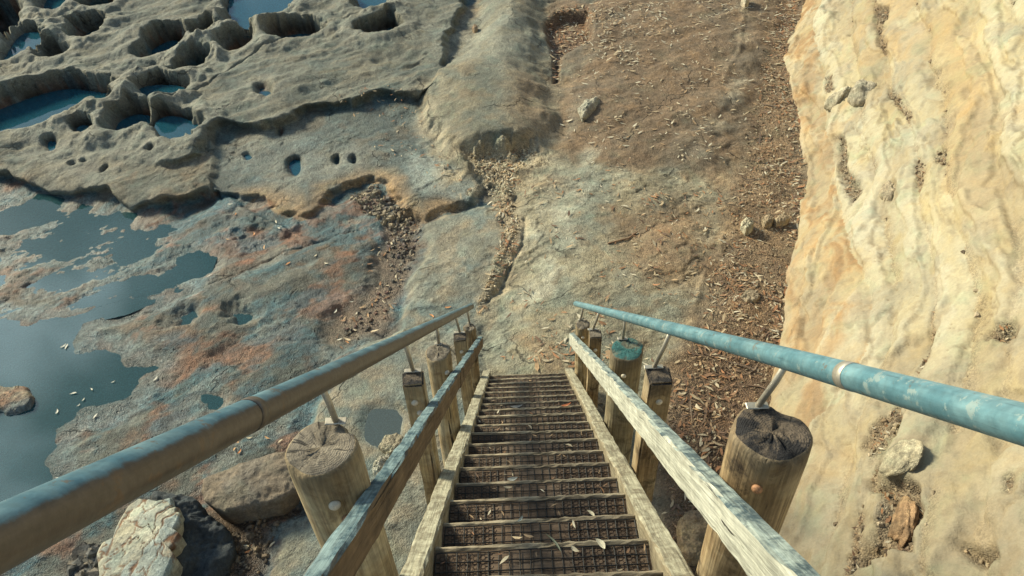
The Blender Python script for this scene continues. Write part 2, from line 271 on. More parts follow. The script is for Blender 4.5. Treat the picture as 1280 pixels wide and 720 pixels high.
LEDG = [[(1022,30),(1028,90),(1030,130),(1038,180),(1048,230),(1055,262),(1065,300),(1078,350),(1090,390),(1093,425),(1080,455),(1050,490),(1022,525),(1005,590),(988,650),(978,710)],
 [(1062,20),(1066,60),(1080,150),(1095,230),(1105,290),(1117,350),(1115,420),(1090,490),(1062,560),(1040,640),(1025,710)],
 [(1096,20),(1099,60),(1115,120),(1135,160),(1150,200),(1155,260),(1165,310),(1173,350),(1169,390),(1158,440),(1140,500),(1122,550),(1085,615),(1068,680),(1055,715)],
 [(1152,20),(1165,80),(1185,170),(1200,260),(1213,340),(1222,380),(1216,440),(1206,500),(1192,560),(1186,600),(1168,670),(1156,715)],
 [(1215,20),(1230,60),(1250,130),(1262,220),(1268,340),(1266,420),(1246,540),(1232,630),(1224,710)]]
LC = []
for l in LEDG:
    a = CS(l); a = a[np.argsort(a[:, 0])]; LC.append(a)
CPITS = [(CS([(1084,602),(1110,594),(1135,606),(1166,615),(1168,650),(1155,690),(1150,719),(1062,719),(1074,692),(1090,680),(1106,664),(1113,640),(1104,618)]), .16),
 (CS([(1043,170),(1058,172),(1065,210),(1081,240),(1070,259),(1058,250),(1050,215)]), .08), (CS([(1236,415),(1262,404),(1279,402),(1279,436),(1255,440),(1240,430)]), .08),
 (CS([(1208,695),(1222,690),(1245,693),(1258,705),(1262,719),(1210,719)]), .14), (CS([(1252,598),(1268,594),(1275,606),(1270,630),(1258,622)]), .08),
 (CS([(1172,190),(1185,180),(1197,192),(1194,212),(1178,212)]), .05), (CS([(1092,2),(1115,2),(1118,22),(1105,32),(1094,20)]), .07), (CS([(1030,98),(1045,95),(1050,112),(1036,118)]), .06),
 (CS([(1078,560),(1100,530),(1128,505),(1140,500),(1125,548),(1100,585)]), .05)]
PAT_A = CS([(1165,20),(1190,15),(1235,60),(1255,170),(1265,300),(1225,290),(1195,200),(1180,120)]); PAT_B = CS([(1135,30),(1165,60),(1180,150),(1195,230),(1170,240),(1150,170),(1135,110)])
def cliff_field(s, t):
    sw = s+.10*fbm(s, t, 1.3, 3, 5)+.02*fbm(s, t, 8, 2, 6); tw = t+.07*fbm(s*.8, t, 1.2, 3, 7)+.022*fbm(s, t, 7, 3, 8)
    n1 = fbm(s*.6, t, .9, 4, 11); n2 = fbm(s*.35, t*2.2, 1.6, 5, 12); n1a = fbm(s*.4, t*.8, .7, 3, 17); n3 = fbm(s, t, 9, 3, 13); n4 = fbm(s*.16, t*2.6, 2.2, 4, 14)
    lines = [np.zeros_like(s)]
    for a in LC: lines.append(np.interp(sw, a[:, 0], a[:, 1]))
    for k in range(7): lines.append(lines[-1]+.65+.2*np.sin(s*.4+k*2))
    d = .09*n1a+.035*n1+.004*n3
    brk = 0
    for q_, (sd_, sc_, hh) in enumerate(((201, .55, .040), (213, 1.1, .018), (227, 2.3, .008))):
        f_ = fbm(s*.45+.4*n1, t*1.15+.3*n1a, sc_, 5, sd_, .55); a_ = sst(-.3, .3, fbm(s*.6, t, .6, 3, sd_+3)); st_ = sst(.06, .06+.035*sc_**.5, f_); d += hh*st_*a_
        brk = brk+np.exp(-((f_-.07)/(.016*sc_**.7))**2)*a_*(.4 if q_ else .8)
    deb = np.zeros_like(s); idx = np.zeros_like(s)
    strong = [0, .15, .4, 1.4, .45, .3]+[.5]*7
    for i in range(len(lines)-1):
        a, b = lines[i], lines[i+1]; b = np.maximum(b, a+.06); f = (tw-a)/(b-a); ins = (f >= 0) & (f < 1)
        wdt = np.minimum(b-a, 1.0)
        prof = wdt*.13*np.clip(f, 0, 1)**.45*np.clip(1-f, 0, 1)**.6*1.6
        d += np.where(ins, prof, 0); idx = np.where(ins, i, idx)
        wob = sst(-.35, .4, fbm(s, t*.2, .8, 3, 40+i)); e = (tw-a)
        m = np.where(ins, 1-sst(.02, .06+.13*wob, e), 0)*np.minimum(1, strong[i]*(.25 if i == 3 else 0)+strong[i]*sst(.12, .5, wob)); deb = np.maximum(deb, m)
    col = np.tile(np.array([.41, .352, .215]), (len(s), 1))
    col = mixc(col, (.445, .405, .275), sst(-.2, .5, n1)); col = mixc(col, (.40, .295, .165), .7*sst(.1, .6, fbm(s*.35+.7*n1a, t*.9+.7*n1, .9, 5, 50)))
    col = mixc(col, (.36, .31, .22), .6*sst(.15, .6, fbm(s*.5+.6*n1, t*1.1+.5*n1a, 1.5, 5, 51))); col = mixc(col, (.45, .42, .32), .55*sst(.0, .5, fbm(s*.5+.5*n1a, t*1.1+.8*n1, 1.0, 5, 70)))
    for q_, tone in enumerate(((1.0,1.0,1.0),(1.04,1.04,1.06),(.93,.92,.90),(1.05,1.04,1.04),(.95,.91,.84),(1.04,1.02,.99))):
        m_ = (idx == q_); col[m_] *= np.array(tone)
    lam = fbm(sw*.11+.40*n1a, tw*1.9+.42*n1+.4*n1a, 1.5, 5, 91, .42); col = mixc(col, (.28, .215, .125), .42*np.exp(-((lam-.12)/.085)**2)*sst(-.4, .2, n1)); col = mixc(col, (.50, .47, .36), .36*sst(.10, .45, lam)); d += .03*sst(.05, .19, lam)
    grey = sst(.25, .55, fbm(s*.7, t*1.2+.4*n1, 1.8, 6, 52)); col = mixc(col, (.30, .27, .20), .6*grey)
    toe = np.where(idx == 0, .85, 0.0)*sst(-.05, .1, tw)
    swirl = fbm(s*.9+.5*fbm(s, t, 1.5, 3, 53), t*2.0+.6*fbm(s, t, 1.2, 3, 54), 1.6, 4, 55)
    col = mixc(col, (.40, .265, .13), toe*(.3+.7*sst(-.4, .5, swirl))); col = mixc(col, (.27, .16, .075), toe*sst(.1, .75, swirl)*.75)
    nearb = sst(9.0, 6.5, s); col = mixc(col, (.275, .232, .160), nearb*(.45+.4*sst(-.3, .4, n1)))
    grit = deb.copy()
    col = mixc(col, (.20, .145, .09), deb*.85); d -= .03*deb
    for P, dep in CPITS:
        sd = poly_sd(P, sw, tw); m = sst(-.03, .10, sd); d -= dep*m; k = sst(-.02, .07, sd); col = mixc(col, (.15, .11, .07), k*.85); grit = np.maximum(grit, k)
    low = 1-sst(-.02, .12, tw+.06*n2); col = mixc(col, (.40, .32, .22), low*.5)
    pa = poly_sd(PAT_A, sw, tw, 1.5); col = mixc(col, (.42, .30, .155), .75*sst(-.25, .35, pa))
    pa = poly_sd(PAT_B, sw, tw, 1.5); col = mixc(col, (.33, .30, .22), .6*sst(-.2, .3, pa))
    col = mixc(col, (.27, .205, .125), np.clip(brk, 0, 1)*.42)
    hol = sst(.22, .5, fbm(s*.55, t*1.1, 1.25, 4, 160)); d -= .05*hol; col = mixc(col, (.29, .235, .155), .5*hol); speck = sst(.38, .6, fbm(s, t, 5.5, 4, 161)); col = mixc(col, (.22, .17, .105), .35*speck)
    # short open cracks
    c1 = fbm(s*.5+2*n1, t*1.5, .9, 2, 60); cr = (1-sst(0, .018, np.abs(c1)))*sst(.1, .4, fbm(s, t, .8, 2, 61)); d -= .02*cr; col = mixc(col, (.20, .15, .09), cr*.7)
    col = col*.82
    return d, col, np.clip(np.stack([.05+0*s, .25*grey, grit], 1), 0, 1)

# ------------------------------------------------------------------ mesh helpers
def np_mesh(name, V, Fq, smooth=True):
    V = np.asarray(V, np.float32); Fq = np.asarray(Fq, np.int32); n = Fq.shape[1]
    me = bpy.data.meshes.new(name); me.vertices.add(len(V)); me.vertices.foreach_set('co', V.ravel())
    me.loops.add(Fq.size); me.loops.foreach_set('vertex_index', Fq.ravel()); me.polygons.add(len(Fq))
    me.polygons.foreach_set('loop_start', np.arange(0, Fq.size, n, dtype=np.int32)); me.polygons.foreach_set('loop_total', np.full(len(Fq), n, np.int32))
    me.polygons.foreach_set('use_smooth', np.full(len(Fq), smooth)); me.update(calc_edges=True); me.validate(); return me
def colattr(me, name, rgb):
    a = me.attributes.new(name, 'FLOAT_COLOR', 'POINT'); c = np.ones((len(rgb), 4), np.float32); c[:, :3] = rgb; a.data.foreach_set('color', c.ravel())
def link(name, me, mat=None, parent=None, loc=None):
    o = bpy.data.objects.new(name, me); COL.objects.link(o)
    if mat is not None:
        for m in (mat if isinstance(mat, (list, tuple)) else [mat]): me.materials.append(m)
    if parent is not None: o.parent = parent
    if loc is not None: o.location = loc
    return o
def tag(o, label=None, cat=None, group=None, kind=None):
    if label: o['label'] = label
    if cat: o['category'] = cat
    if group: o['group'] = group
    if kind: o['kind'] = kind
    return o
def grid_faces(nu, nv):
    i = np.arange(nu*nv).reshape(nu, nv); return np.stack([i[:-1, :-1], i[1:, :-1], i[1:, 1:], i[:-1, 1:]], -1).reshape(-1, 4)

# ------------------------------------------------------------------ materials
class NT:
    def __init__(s, name):
        s.m = bpy.data.materials.new(name); s.m.use_nodes = True; s.t = s.m.node_tree; s.N = s.t.nodes; s.b = s.N['Principled BSDF']
    def n(s, typ, **kw):
        o = s.N.new(typ)
        for k, v in kw.items():
            if k in o.inputs.keys() if isinstance(k, str) else False: s.set(o.inputs[k], v)
            else: setattr(o, k, v)
        return o
    def set(s, inp, v):
        if isinstance(v, bpy.types.NodeSocket): s.t.links.new(v, inp)
        else: inp.default_value = v
    def noise(s, vec, scale, detail=5, rough=.55, dist=0):
        o = s.N.new('ShaderNodeTexNoise'); s.set(o.inputs['Vector'], vec); o.inputs['Scale'].default_value = scale
        o.inputs['Detail'].default_value = detail; o.inputs['Roughness'].default_value = rough; o.inputs['Distortion'].default_value = dist; return o.outputs['Fac']
    def vor(s, vec, scale, feat='F1', out='Distance', rand=1):
        o = s.N.new('ShaderNodeTexVoronoi'); o.feature = feat; s.set(o.inputs['Vector'], vec); o.inputs['Scale'].default_value = scale; o.inputs['Randomness'].default_value = rand; return o.outputs[out]
    def rmp(s, f, a, b, c=0., d=1.):
        o = s.N.new('ShaderNodeMapRange'); s.set(o.inputs[0], f); o.inputs[1].default_value = a; o.inputs[2].default_value = b; o.inputs[3].default_value = c; o.inputs[4].default_value = d; return o.outputs[0]
    def mth(s, op, a, b=0.):
        o = s.N.new('ShaderNodeMath'); o.operation = op; s.set(o.inputs[0], a); s.set(o.inputs[1], b); return o.outputs[0]
    def mix(s, f, a, b, mode='MIX'):
        o = s.N.new('ShaderNodeMix'); o.data_type = 'RGBA'; o.blend_type = mode; s.set(o.inputs[0], f)
        for i, v in ((6, a), (7, b)): s.set(o.inputs[i], v if isinstance(v, bpy.types.NodeSocket) else (*v, 1) if len(v) == 3 else v)
        return o.outputs[2]
    def scale(s, c, f):                      # colour times a factor
        o = s.N.new('ShaderNodeVectorMath'); o.operation = 'SCALE'; s.set(o.inputs[0], c); s.set(o.inputs['Scale'], f); return o.outputs[0]
    def co(s, kind='Object', sc=(1, 1, 1), loc=(0, 0, 0)):
        t = s.N.new('ShaderNodeTexCoord'); m = s.N.new('ShaderNodeMapping'); s.t.links.new(t.outputs[kind], m.inputs[0]); m.inputs['Scale'].default_value = sc; m.inputs['Location'].default_value = loc; return m.outputs[0]
    def attr(s, name, out='Color'):
        o = s.N.new('ShaderNodeAttribute'); o.attribute_name = name; return o.outputs[out]
    def rnd(s): return s.N.new('ShaderNodeObjectInfo').outputs['Random']
    def bump(s, h, dist, strength=1., nrm=None):
        o = s.N.new('ShaderNodeBump'); o.inputs['Distance'].default_value = dist; o.inputs['Strength'].default_value = strength; s.set(o.inputs['Height'], h)
        if nrm is not None: s.set(o.inputs['Normal'], nrm)
        return o.outputs[0]
    def out(s, col=None, rough=None, nrm=None, metal=None, spec=None):
        for k, v in (('Base Color', col), ('Roughness', rough), ('Normal', nrm), ('Metallic', metal), ('Specular IOR Level', spec)):
            if v is not None:
                if k == 'Base Color' and not isinstance(v, bpy.types.NodeSocket): v = (*v, 1)
                s.set(s.b.inputs[k], v)
        return s.m

def rock_mat(name, fine=1.0, contrast=1.0, wetmin=.3, bmp=1.0, jt=.48):
    k = NT(name); g = k.co('Object'); tint = k.attr('tint'); msk = k.N.new('ShaderNodeSeparateColor'); k.t.links.new(k.attr('mask'), msk.inputs[0])
    wet, pit, grit = msk.outputs[0], msk.outputs[1], msk.outputs[2]
    rghm = k.rmp(pit, 0, 1, 1.0, 2.1); n1 = k.noise(g, 1.6, 8, .6); n2 = k.noise(g, 9, 7, .62); n3 = k.noise(g, 55, 5, .6); n4 = k.noise(g, 2.6, 6, .6, .6)
    c = k.scale(tint, k.rmp(n1, .3, .7, 1-.30*contrast, 1+.30*contrast)); c = k.scale(c, k.mth('ADD', 1., k.mth('MULTIPLY', rghm, k.rmp(n2, .3, .7, -.30*contrast, .30*contrast)))); c = k.scale(c, k.rmp(n3, .3, .7, 1-.22*contrast, 1+.22*contrast))
    c = k.mix(k.rmp(n4, .5, .7, 0, .45), c, k.mix(1., c, (1.10, .96, .72), 'MULTIPLY'))
    c = k.mix(k.rmp(n4, .48, .3, 0, .5), c, k.mix(1., c, (.80, 1.03, 1.03), 'MULTIPLY'))
    n6 = k.noise(g, 24, 6, .65); c = k.scale(c, k.mth('ADD', 1., k.mth('MULTIPLY', rghm, k.rmp(n6, .32, .68, -.26*contrast, .26*contrast))))
    wv = k.N.new('ShaderNodeVectorMath'); wv.operation = 'ADD'; k.t.links.new(g, wv.inputs[0]); nc_ = k.N.new('ShaderNodeTexNoise'); nc_.inputs['Scale'].default_value = 2.2; nc_.inputs['Detail'].default_value = 5; k.t.links.new(g, nc_.inputs['Vector'])
    k.t.links.new(k.scale(nc_.outputs['Color'], .7), wv.inputs[1])
    jl = k.rmp(k.vor(wv.outputs[0], .75, 'DISTANCE_TO_EDGE'), .012, .003); jl = k.mth('MULTIPLY', jl, k.rmp(k.noise(g, 1.1, 3), jt, jt+.12)); c = k.mix(k.mth('MULTIPLY', jl, .75), c, k.scale(c, .22))
    # grains and chips
    vc = k.vor(g, 85*fine, 'F1', 'Color'); sep = k.N.new('ShaderNodeSeparateColor'); k.t.links.new(vc, sep.inputs[0])
    gr = k.rmp(sep.outputs[0], 0, 1, .45, 1.75); c = k.mix(grit, c, k.scale(c, gr))
    vd = k.vor(g, 85*fine, 'F1', 'Distance')
    # small solution holes
    pv = k.vor(g, 15*fine, 'F1'); pn_ = k.noise(g, 3.1, 3); hole = k.mth('MULTIPLY', k.rmp(pv, .24, .12), k.mth('MULTIPLY', pit, k.rmp(pn_, .45, .6)))
    c = k.mix(k.mth('MULTIPLY', hole, .8), c, (.035, .03, .025))
    # scattered pale flecks
    fl = k.rmp(k.vor(g, 34*fine, 'F1'), .10, .07); fm = k.mth('MULTIPLY', fl, k.rmp(k.noise(g, 5, 2), .5, .62)); c = k.mix(k.mth('MULTIPLY', fm, .5), c, (.36, .31, .22))
    h = k.mth('ADD', k.mth('MULTIPLY', n2, 1.0), k.mth('MULTIPLY', n3, .35)); h = k.mth('SUBTRACT', h, k.mth('MULTIPLY', hole, .8)); h = k.mth('ADD', h, k.mth('MULTIPLY', n6, .6)); h = k.mth('SUBTRACT', h, k.mth('MULTIPLY', jl, .5))
    h = k.mth('SUBTRACT', h, k.mth('MULTIPLY', k.mth('MULTIPLY', vd, grit), .8))
    nrm = k.bump(h, .045*bmp, .8)
    ro = k.rmp(wet, 0, 1, .88, wetmin); ro = k.mth('ADD', ro, k.rmp(n2, .3, .7, -.12, .12))
    return k.out(c, ro, nrm, spec=.4)

def wood_mat(name, base, dark, pale, axis=1, stain=.5, stain_col=(.03,.027,.025), teal=0., top=None, ring=False, rough=.85):
    k = NT(name); sc = [30, 30, 30]; sc[axis] = 1.1; g = k.co('Object', tuple(sc)); o = k.co('Object'); rv = k.rnd()
    off = k.N.new('ShaderNodeVectorMath'); off.operation = 'ADD'; k.t.links.new(g, off.inputs[0]); k.t.links.new(k.scale((1.0, 1.0, 1.0), k.mth('MULTIPLY', rv, 37.)), off.inputs[1]); gv = off.outputs[0]
    off2 = k.N.new('ShaderNodeVectorMath'); off2.operation = 'ADD'; k.t.links.new(o, off2.inputs[0]); k.t.links.new(k.scale((1.0, 1.0, 1.0), k.mth('MULTIPLY', rv, 19.)), off2.inputs[1]); ov = off2.outputs[0]
    st1 = k.noise(gv, 1.0, 7, .65, .4); st2 = k.noise(gv, 4.0, 4, .6); bl = k.noise(ov, 4.0, 7, .65, .3); bl2 = k.noise(ov, 13., 6, .65)
    c = k.mix(k.rmp(st1, .3, .7), dark, base); c = k.mix(k.rmp(bl, .45, .75, 0, .8), c, pale)
    c = k.scale(c, k.rmp(st2, .3, .7, .62, 1.34)); c = k.scale(c, k.rmp(bl2, .3, .7, .75, 1.22))
    cr = k.rmp(st1, .36, .30); c = k.mix(k.mth('MULTIPLY', cr, k.rmp(bl, .4, .55)), c, (.022, .017, .013))
    c = k.mix(k.mth('MULTIPLY', k.rmp(k.noise(ov, 5.5, 7, .7, .5), .52, .66), stain), c, stain_col)
    dc = [26, 26, 26]; dc[axis] = .9; dk = k.noise(k.co('Object', tuple(dc), (3.1, 1.7, 5.3)), 1., 3, .45, .3); dk = k.mth('MULTIPLY', k.rmp(dk, .325, .30), k.rmp(bl2, .35, .5)); c = k.mix(k.mth('MULTIPLY', dk, .9), c, (.016, .012, .009))
    if axis == 2:
        so = k.N.new('ShaderNodeSeparateXYZ'); k.t.links.new(o, so.inputs[0]); hd = k.mth('ADD', so.outputs[2], k.rmp(st1, .3, .7, -.12, .10))
        c = k.mix(k.mth('MULTIPLY', k.rmp(hd, -.13, -.01), .55), c, (.075, .062, .05))
    if top is not None:                      # mottled weathering on upper faces; rail tops have sky blue painted in
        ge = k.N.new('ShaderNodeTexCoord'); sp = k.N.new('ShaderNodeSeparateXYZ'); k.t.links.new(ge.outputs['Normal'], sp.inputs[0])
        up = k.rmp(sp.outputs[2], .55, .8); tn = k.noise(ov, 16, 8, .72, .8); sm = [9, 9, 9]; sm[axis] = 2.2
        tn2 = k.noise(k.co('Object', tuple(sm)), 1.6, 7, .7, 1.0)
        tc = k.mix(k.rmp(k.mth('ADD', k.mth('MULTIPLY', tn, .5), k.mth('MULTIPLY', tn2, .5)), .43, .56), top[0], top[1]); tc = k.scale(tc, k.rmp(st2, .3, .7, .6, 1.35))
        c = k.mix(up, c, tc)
    h = k.mth('ADD', k.mth('MULTIPLY', st1, 1.), k.mth('MULTIPLY', st2, .4)); h = k.mth('SUBTRACT', h, k.mth('ADD', k.mth('MULTIPLY', cr, .6), k.mth('MULTIPLY', dk, 1.4)))
    return k.out(c, rough, k.bump(h, .007, .9), spec=.3)

def ring_mat(name, base, dark, green=False, black=.4):
    k = NT(name); o = k.co('Object'); sp = k.N.new('ShaderNodeSeparateXYZ'); wn = k.noise(o, 7, 5, .6); k.t.links.new(o, sp.inputs[0]); rv = k.rnd()
    x = k.mth('ADD', sp.outputs[0], k.rmp(rv, 0, 1, -.03, .03)); y = k.mth('ADD', sp.outputs[1], k.rmp(rv, 0, 1, .03, -.012))
    r0_ = k.mth('SQRT', k.mth('ADD', k.mth('MULTIPLY', x, x), k.mth('MULTIPLY', y, y)))
    r = k.mth('ADD', r0_, k.rmp(wn, .3, .7, -.007, .007)); r = k.mth('ADD', k.mth('MULTIPLY', r, 1.), k.mth('MULTIPLY', k.mth('MULTIPLY', r, r), 2.5))
    an = k.mth('ARCTAN2', y, x); w = k.mth('SINE', k.mth('MULTIPLY', r, 700.)); w2 = k.noise(o, 60, 5, .65); gr = k.noise(o, 18, 6, .65)
    cv = k.N.new('ShaderNodeCombineXYZ'); k.set(cv.inputs[0], k.mth('MULTIPLY', an, 5.)); k.set(cv.inputs[1], k.mth('MULTIPLY', r0_, 7.)); k.set(cv.inputs[2], k.mth('MULTIPLY', rv, 30.))
    rad = k.noise(cv.outputs[0], 1.6, 5, .6); sp_ = k.mth('MULTIPLY', k.rmp(rad, .39, .34), k.rmp(r0_, .012, .045))
    f = k.mth('ADD', k.mth('MULTIPLY', w, k.rmp(gr, .35, .6, .06, .36)), k.rmp(w2, .3, .7, -.6, .6))
    c = k.mix(k.rmp(f, -.9, .8), dark, base); c = k.scale(c, k.rmp(gr, .3, .7, .55, 1.4)); c = k.mix(k.mth('MULTIPLY', sp_, .85), c, (.02, .017, .014))
    if green: c = k.mix(k.rmp(k.noise(o, 9, 5, .65), .44, .54), c, (.03, .13, .13))
    c = k.mix(k.mth('MULTIPLY', k.rmp(k.noise(o, 8, 7, .7, .6), .46, .53), black), c, (.014, .013, .014))
    h = k.mth('ADD', k.mth('MULTIPLY', w, .07), k.mth('MULTIPLY', w2, 2.)); h = k.mth('SUBTRACT', k.mth('ADD', h, gr), k.mth('MULTIPLY', sp_, 2.))
    return k.out(c, .9, k.bump(h, .006, .9))

def plain(name, col, rough=.6, metal=0., var=.25, sc=20, bd=.004, spec=.5):
    k = NT(name); o = k.co('Object'); n = k.noise(o, sc, 6, .6); n2 = k.noise(o, sc*5, 4, .6)
    rgb = k.N.new('ShaderNodeRGB'); rgb.outputs[0].default_value = (*col, 1)
    c = k.scale(rgb.outputs[0], k.rmp(n, .3, .7, 1-var, 1+var)); c = k.scale(c, k.rmp(n2, .3, .7, 1-var*.6, 1+var*.6))
    return k.out(c, rough, k.bump(k.mth('ADD', n, k.mth('MULTIPLY', n2, .4)), bd, .7), metal, spec)

M = {}
M['ground'] = rock_mat('wet sandstone', 1.0, .8, .3, .85)
M['cliff'] = rock_mat('cream sandstone', 1.0, .30, .8, .40, .62)
M['stone'] = rock_mat('loose stone', 1.4, .9, .5, .7)
def water_mat(tint=(.055, .150, .165), murk=.34):                              # clear shallow water: the bed shows through, the sky lies on top
    k = NT('pool water'); o = k.co('Object'); r = k.noise(o, 1.1, 1); nr = k.bump(r, .002, .08)
    tr = k.N.new('ShaderNodeBsdfTransparent'); gl = k.N.new('ShaderNodeBsdfGlossy'); gl.inputs['Roughness'].default_value = .03; k.t.links.new(nr, gl.inputs['Normal'])
    n = k.noise(o, 1.3, 5, .6); k.set(tr.inputs['Color'], k.mix(k.rmp(n, .35, .65), (.42, .70, .74), (.60, .82, .82)))
    df = k.N.new('ShaderNodeBsdfDiffuse'); df.inputs['Color'].default_value = (*tint, 1)
    m0 = k.N.new('ShaderNodeMixShader'); m0.inputs[0].default_value = murk; k.t.links.new(tr.outputs[0], m0.inputs[1]); k.t.links.new(df.outputs[0], m0.inputs[2])
    fr = k.N.new('ShaderNodeFresnel'); fr.inputs['IOR'].default_value = 1.5; k.t.links.new(nr, fr.inputs['Normal'])
    m1 = k.N.new('ShaderNodeMixShader'); k.t.links.new(fr.outputs[0], m1.inputs[0]); k.t.links.new(m0.outputs[0], m1.inputs[1]); k.t.links.new(gl.outputs[0], m1.inputs[2])
    k.t.links.new(m1.outputs[0], k.N['Material Output'].inputs['Surface']); return k.m
M['water'] = water_mat(); M['puddle_water'] = water_mat((.13, .165, .165), .5); M['pit_water'] = water_mat((.02, .115, .17), .5)
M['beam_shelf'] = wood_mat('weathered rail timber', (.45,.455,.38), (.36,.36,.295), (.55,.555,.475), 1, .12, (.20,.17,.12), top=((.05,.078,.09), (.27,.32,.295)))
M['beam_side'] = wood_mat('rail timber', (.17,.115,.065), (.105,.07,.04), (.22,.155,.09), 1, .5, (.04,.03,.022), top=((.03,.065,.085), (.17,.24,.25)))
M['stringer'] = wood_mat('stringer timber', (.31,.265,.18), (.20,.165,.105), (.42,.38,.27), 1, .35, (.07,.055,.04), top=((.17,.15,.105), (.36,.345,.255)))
M['tread'] = wood_mat('tread timber', (.155,.105,.070), (.085,.06,.042), (.22,.17,.125), 0, .5, (.03,.027,.026))
M['nose'] = wood_mat('worn tread edge', (.33,.28,.195), (.20,.16,.11), (.45,.40,.29), 0, .25, (.08,.06,.045))
M['post'] = wood_mat('pine post', (.47,.375,.21), (.25,.165,.085), (.60,.53,.36), 2, .6, (.09,.052,.026))
M['post_dark'] = wood_mat('stained pine post', (.36,.265,.145), (.165,.11,.058), (.50,.42,.27), 2, .95, (.03,.02,.014))
M['post_green'] = wood_mat('green stained post', (.27,.23,.14), (.15,.11,.065), (.34,.32,.22), 2, .8, (.035,.03,.025))
M['end'] = ring_mat('end grain', (.26,.225,.17), (.12,.10,.078), False, .25)
M['end_black'] = ring_mat('charred end grain', (.15,.115,.08), (.05,.04,.032), False, 1.)
M['end_green'] = ring_mat('green painted end grain', (.16,.17,.12), (.09,.09,.07), True, .2)
M['galv'] = plain('galvanised steel', (.40,.37,.31), .5, .6, .2, 30, .001)
M['bolt'] = plain('bolt head', (.62,.57,.46), .6, .0, .25, 60, .001)
M['rust'] = plain('rusty bolt', (.36,.19,.10), .7, .2, .5, 80, .001)
M['wire'] = plain('black wire mesh', (.020,.020,.021), .6, .2, .2, 60, .0005)
M['wire_fine'] = plain('rusty netting', (.05,.030,.021), .7, .2, .3, 60, .0005)
def pipe_mat(name, col, pale, metal, rough):
    k = NT(name); o = k.co('Object', (40, 40, 2.0)); ob = k.co('Object'); n = k.noise(o, 1., 6, .65); n2 = k.noise(ob, 7, 6, .65); n3 = k.noise(ob, 60, 4)
    c = k.mix(k.rmp(n2, .42, .68, 0, .75), col, pale); c = k.scale(c, k.rmp(n, .3, .7, .72, 1.25)); c = k.scale(c, k.rmp(n3, .3, .7, .85, 1.15))
    chp = k.rmp(k.noise(ob, 26, 6, .72), .585, .605); c = k.mix(k.mth('MULTIPLY', chp, .65), c, (.33, .40, .38))
    rst = k.rmp(k.noise(ob, 17, 6, .72, .5), .615, .64); c = k.mix(k.mth('MULTIPLY', rst, .6), c, (.16, .11, .07)); scr = k.rmp(k.noise(k.co('Object', (160, 160, 5)), 1., 4, .6), .35, .31); c = k.mix(k.mth('MULTIPLY', scr, .55), c, (.05, .085, .095))
    return k.out(c, k.rmp(n2, .3, .7, rough-.08, rough+.12), k.bump(n3, .0015, .6), metal)
def sky_sheen_pipe():                         # reflections painted in: blue sky on the upper side, brown ground below
    k = NT('worn pipe with sky reflection painted on its upper side'); o = k.co('Object', (40, 40, 2.0)); ob = k.co('Object'); n = k.noise(o, 1., 6, .65); n2 = k.noise(ob, 9, 6, .65); n3 = k.noise(ob, 60, 4)
    up = k.attr('sky_sheen', 'Fac'); chp = k.noise(ob, 34, 6, .7); e = k.rmp(k.mth('ADD', up, k.mth('ADD', k.rmp(n2, .3, .7, -.10, .10), k.rmp(chp, .3, .7, -.09, .09))), .29, .45)
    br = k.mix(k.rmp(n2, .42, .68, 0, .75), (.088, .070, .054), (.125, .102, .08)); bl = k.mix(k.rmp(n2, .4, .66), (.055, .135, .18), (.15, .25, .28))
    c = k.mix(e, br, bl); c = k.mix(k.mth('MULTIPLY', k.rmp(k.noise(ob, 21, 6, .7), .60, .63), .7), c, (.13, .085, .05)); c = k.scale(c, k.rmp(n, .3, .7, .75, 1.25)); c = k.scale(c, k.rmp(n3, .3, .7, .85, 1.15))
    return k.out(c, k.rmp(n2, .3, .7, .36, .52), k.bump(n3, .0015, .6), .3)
M['pipe_l'] = sky_sheen_pipe()
M['pipe_r'] = pipe_mat('weathered blue pipe', (.105,.235,.285), (.22,.36,.39), .35, .45)
def leaf_mat():
    k = NT('dry gum leaf'); c = k.attr('tint'); o = k.co('Object'); n = k.noise(o, 40, 4); m = k.out(k.scale(c, k.rmp(n, .3, .7, .75, 1.25)), .65); return m
M['leaf'] = leaf_mat()

# ------------------------------------------------------------------ ground sheet
def axis(lo, hi, step, far_lo, far_hi, stepf=None):
    a = [lo]
    while a[-1] < hi: a.append(a[-1]+(stepf(a[-1]) if stepf else step))
    l = [lo]; s = step
    while l[-1] > far_lo: s *= 1.35; l.append(l[-1]-s)
    h = [a[-1]]; s = step
    while h[-1] < far_hi: s *= 1.35; h.append(h[-1]+s)
    return np.array(l[::-1][:-1]+a+h[1:])
gx = axis(-12.2, 6.6, .0195, -400, 400); gy = axis(2.6, 17.8, .017, -400, 900, lambda y: .0135+.0022*max(0, y-4))
GXm, GYm = np.meshgrid(gx, gy, indexing='ij'); x = GXm.ravel(); y = GYm.ravel()
yo = np.empty_like(x); z = np.empty_like(x); colr = np.empty((len(x), 3)); msk = np.empty((len(x), 3))
for i in range(0, len(x), 200000):
    sl = slice(i, i+200000); z[sl], colr[sl], msk[sl] = terrain(x[sl], y[sl]); yo[sl] = y[sl]+terrain.dy
me = np_mesh('ground', np.stack([x, yo, z], 1), grid_faces(len(gx), len(gy))); colattr(me, 'tint', colr); colattr(me, 'mask', msk)
tag(link('ground', me, M['ground']), kind='structure')
print('ground verts', len(x))

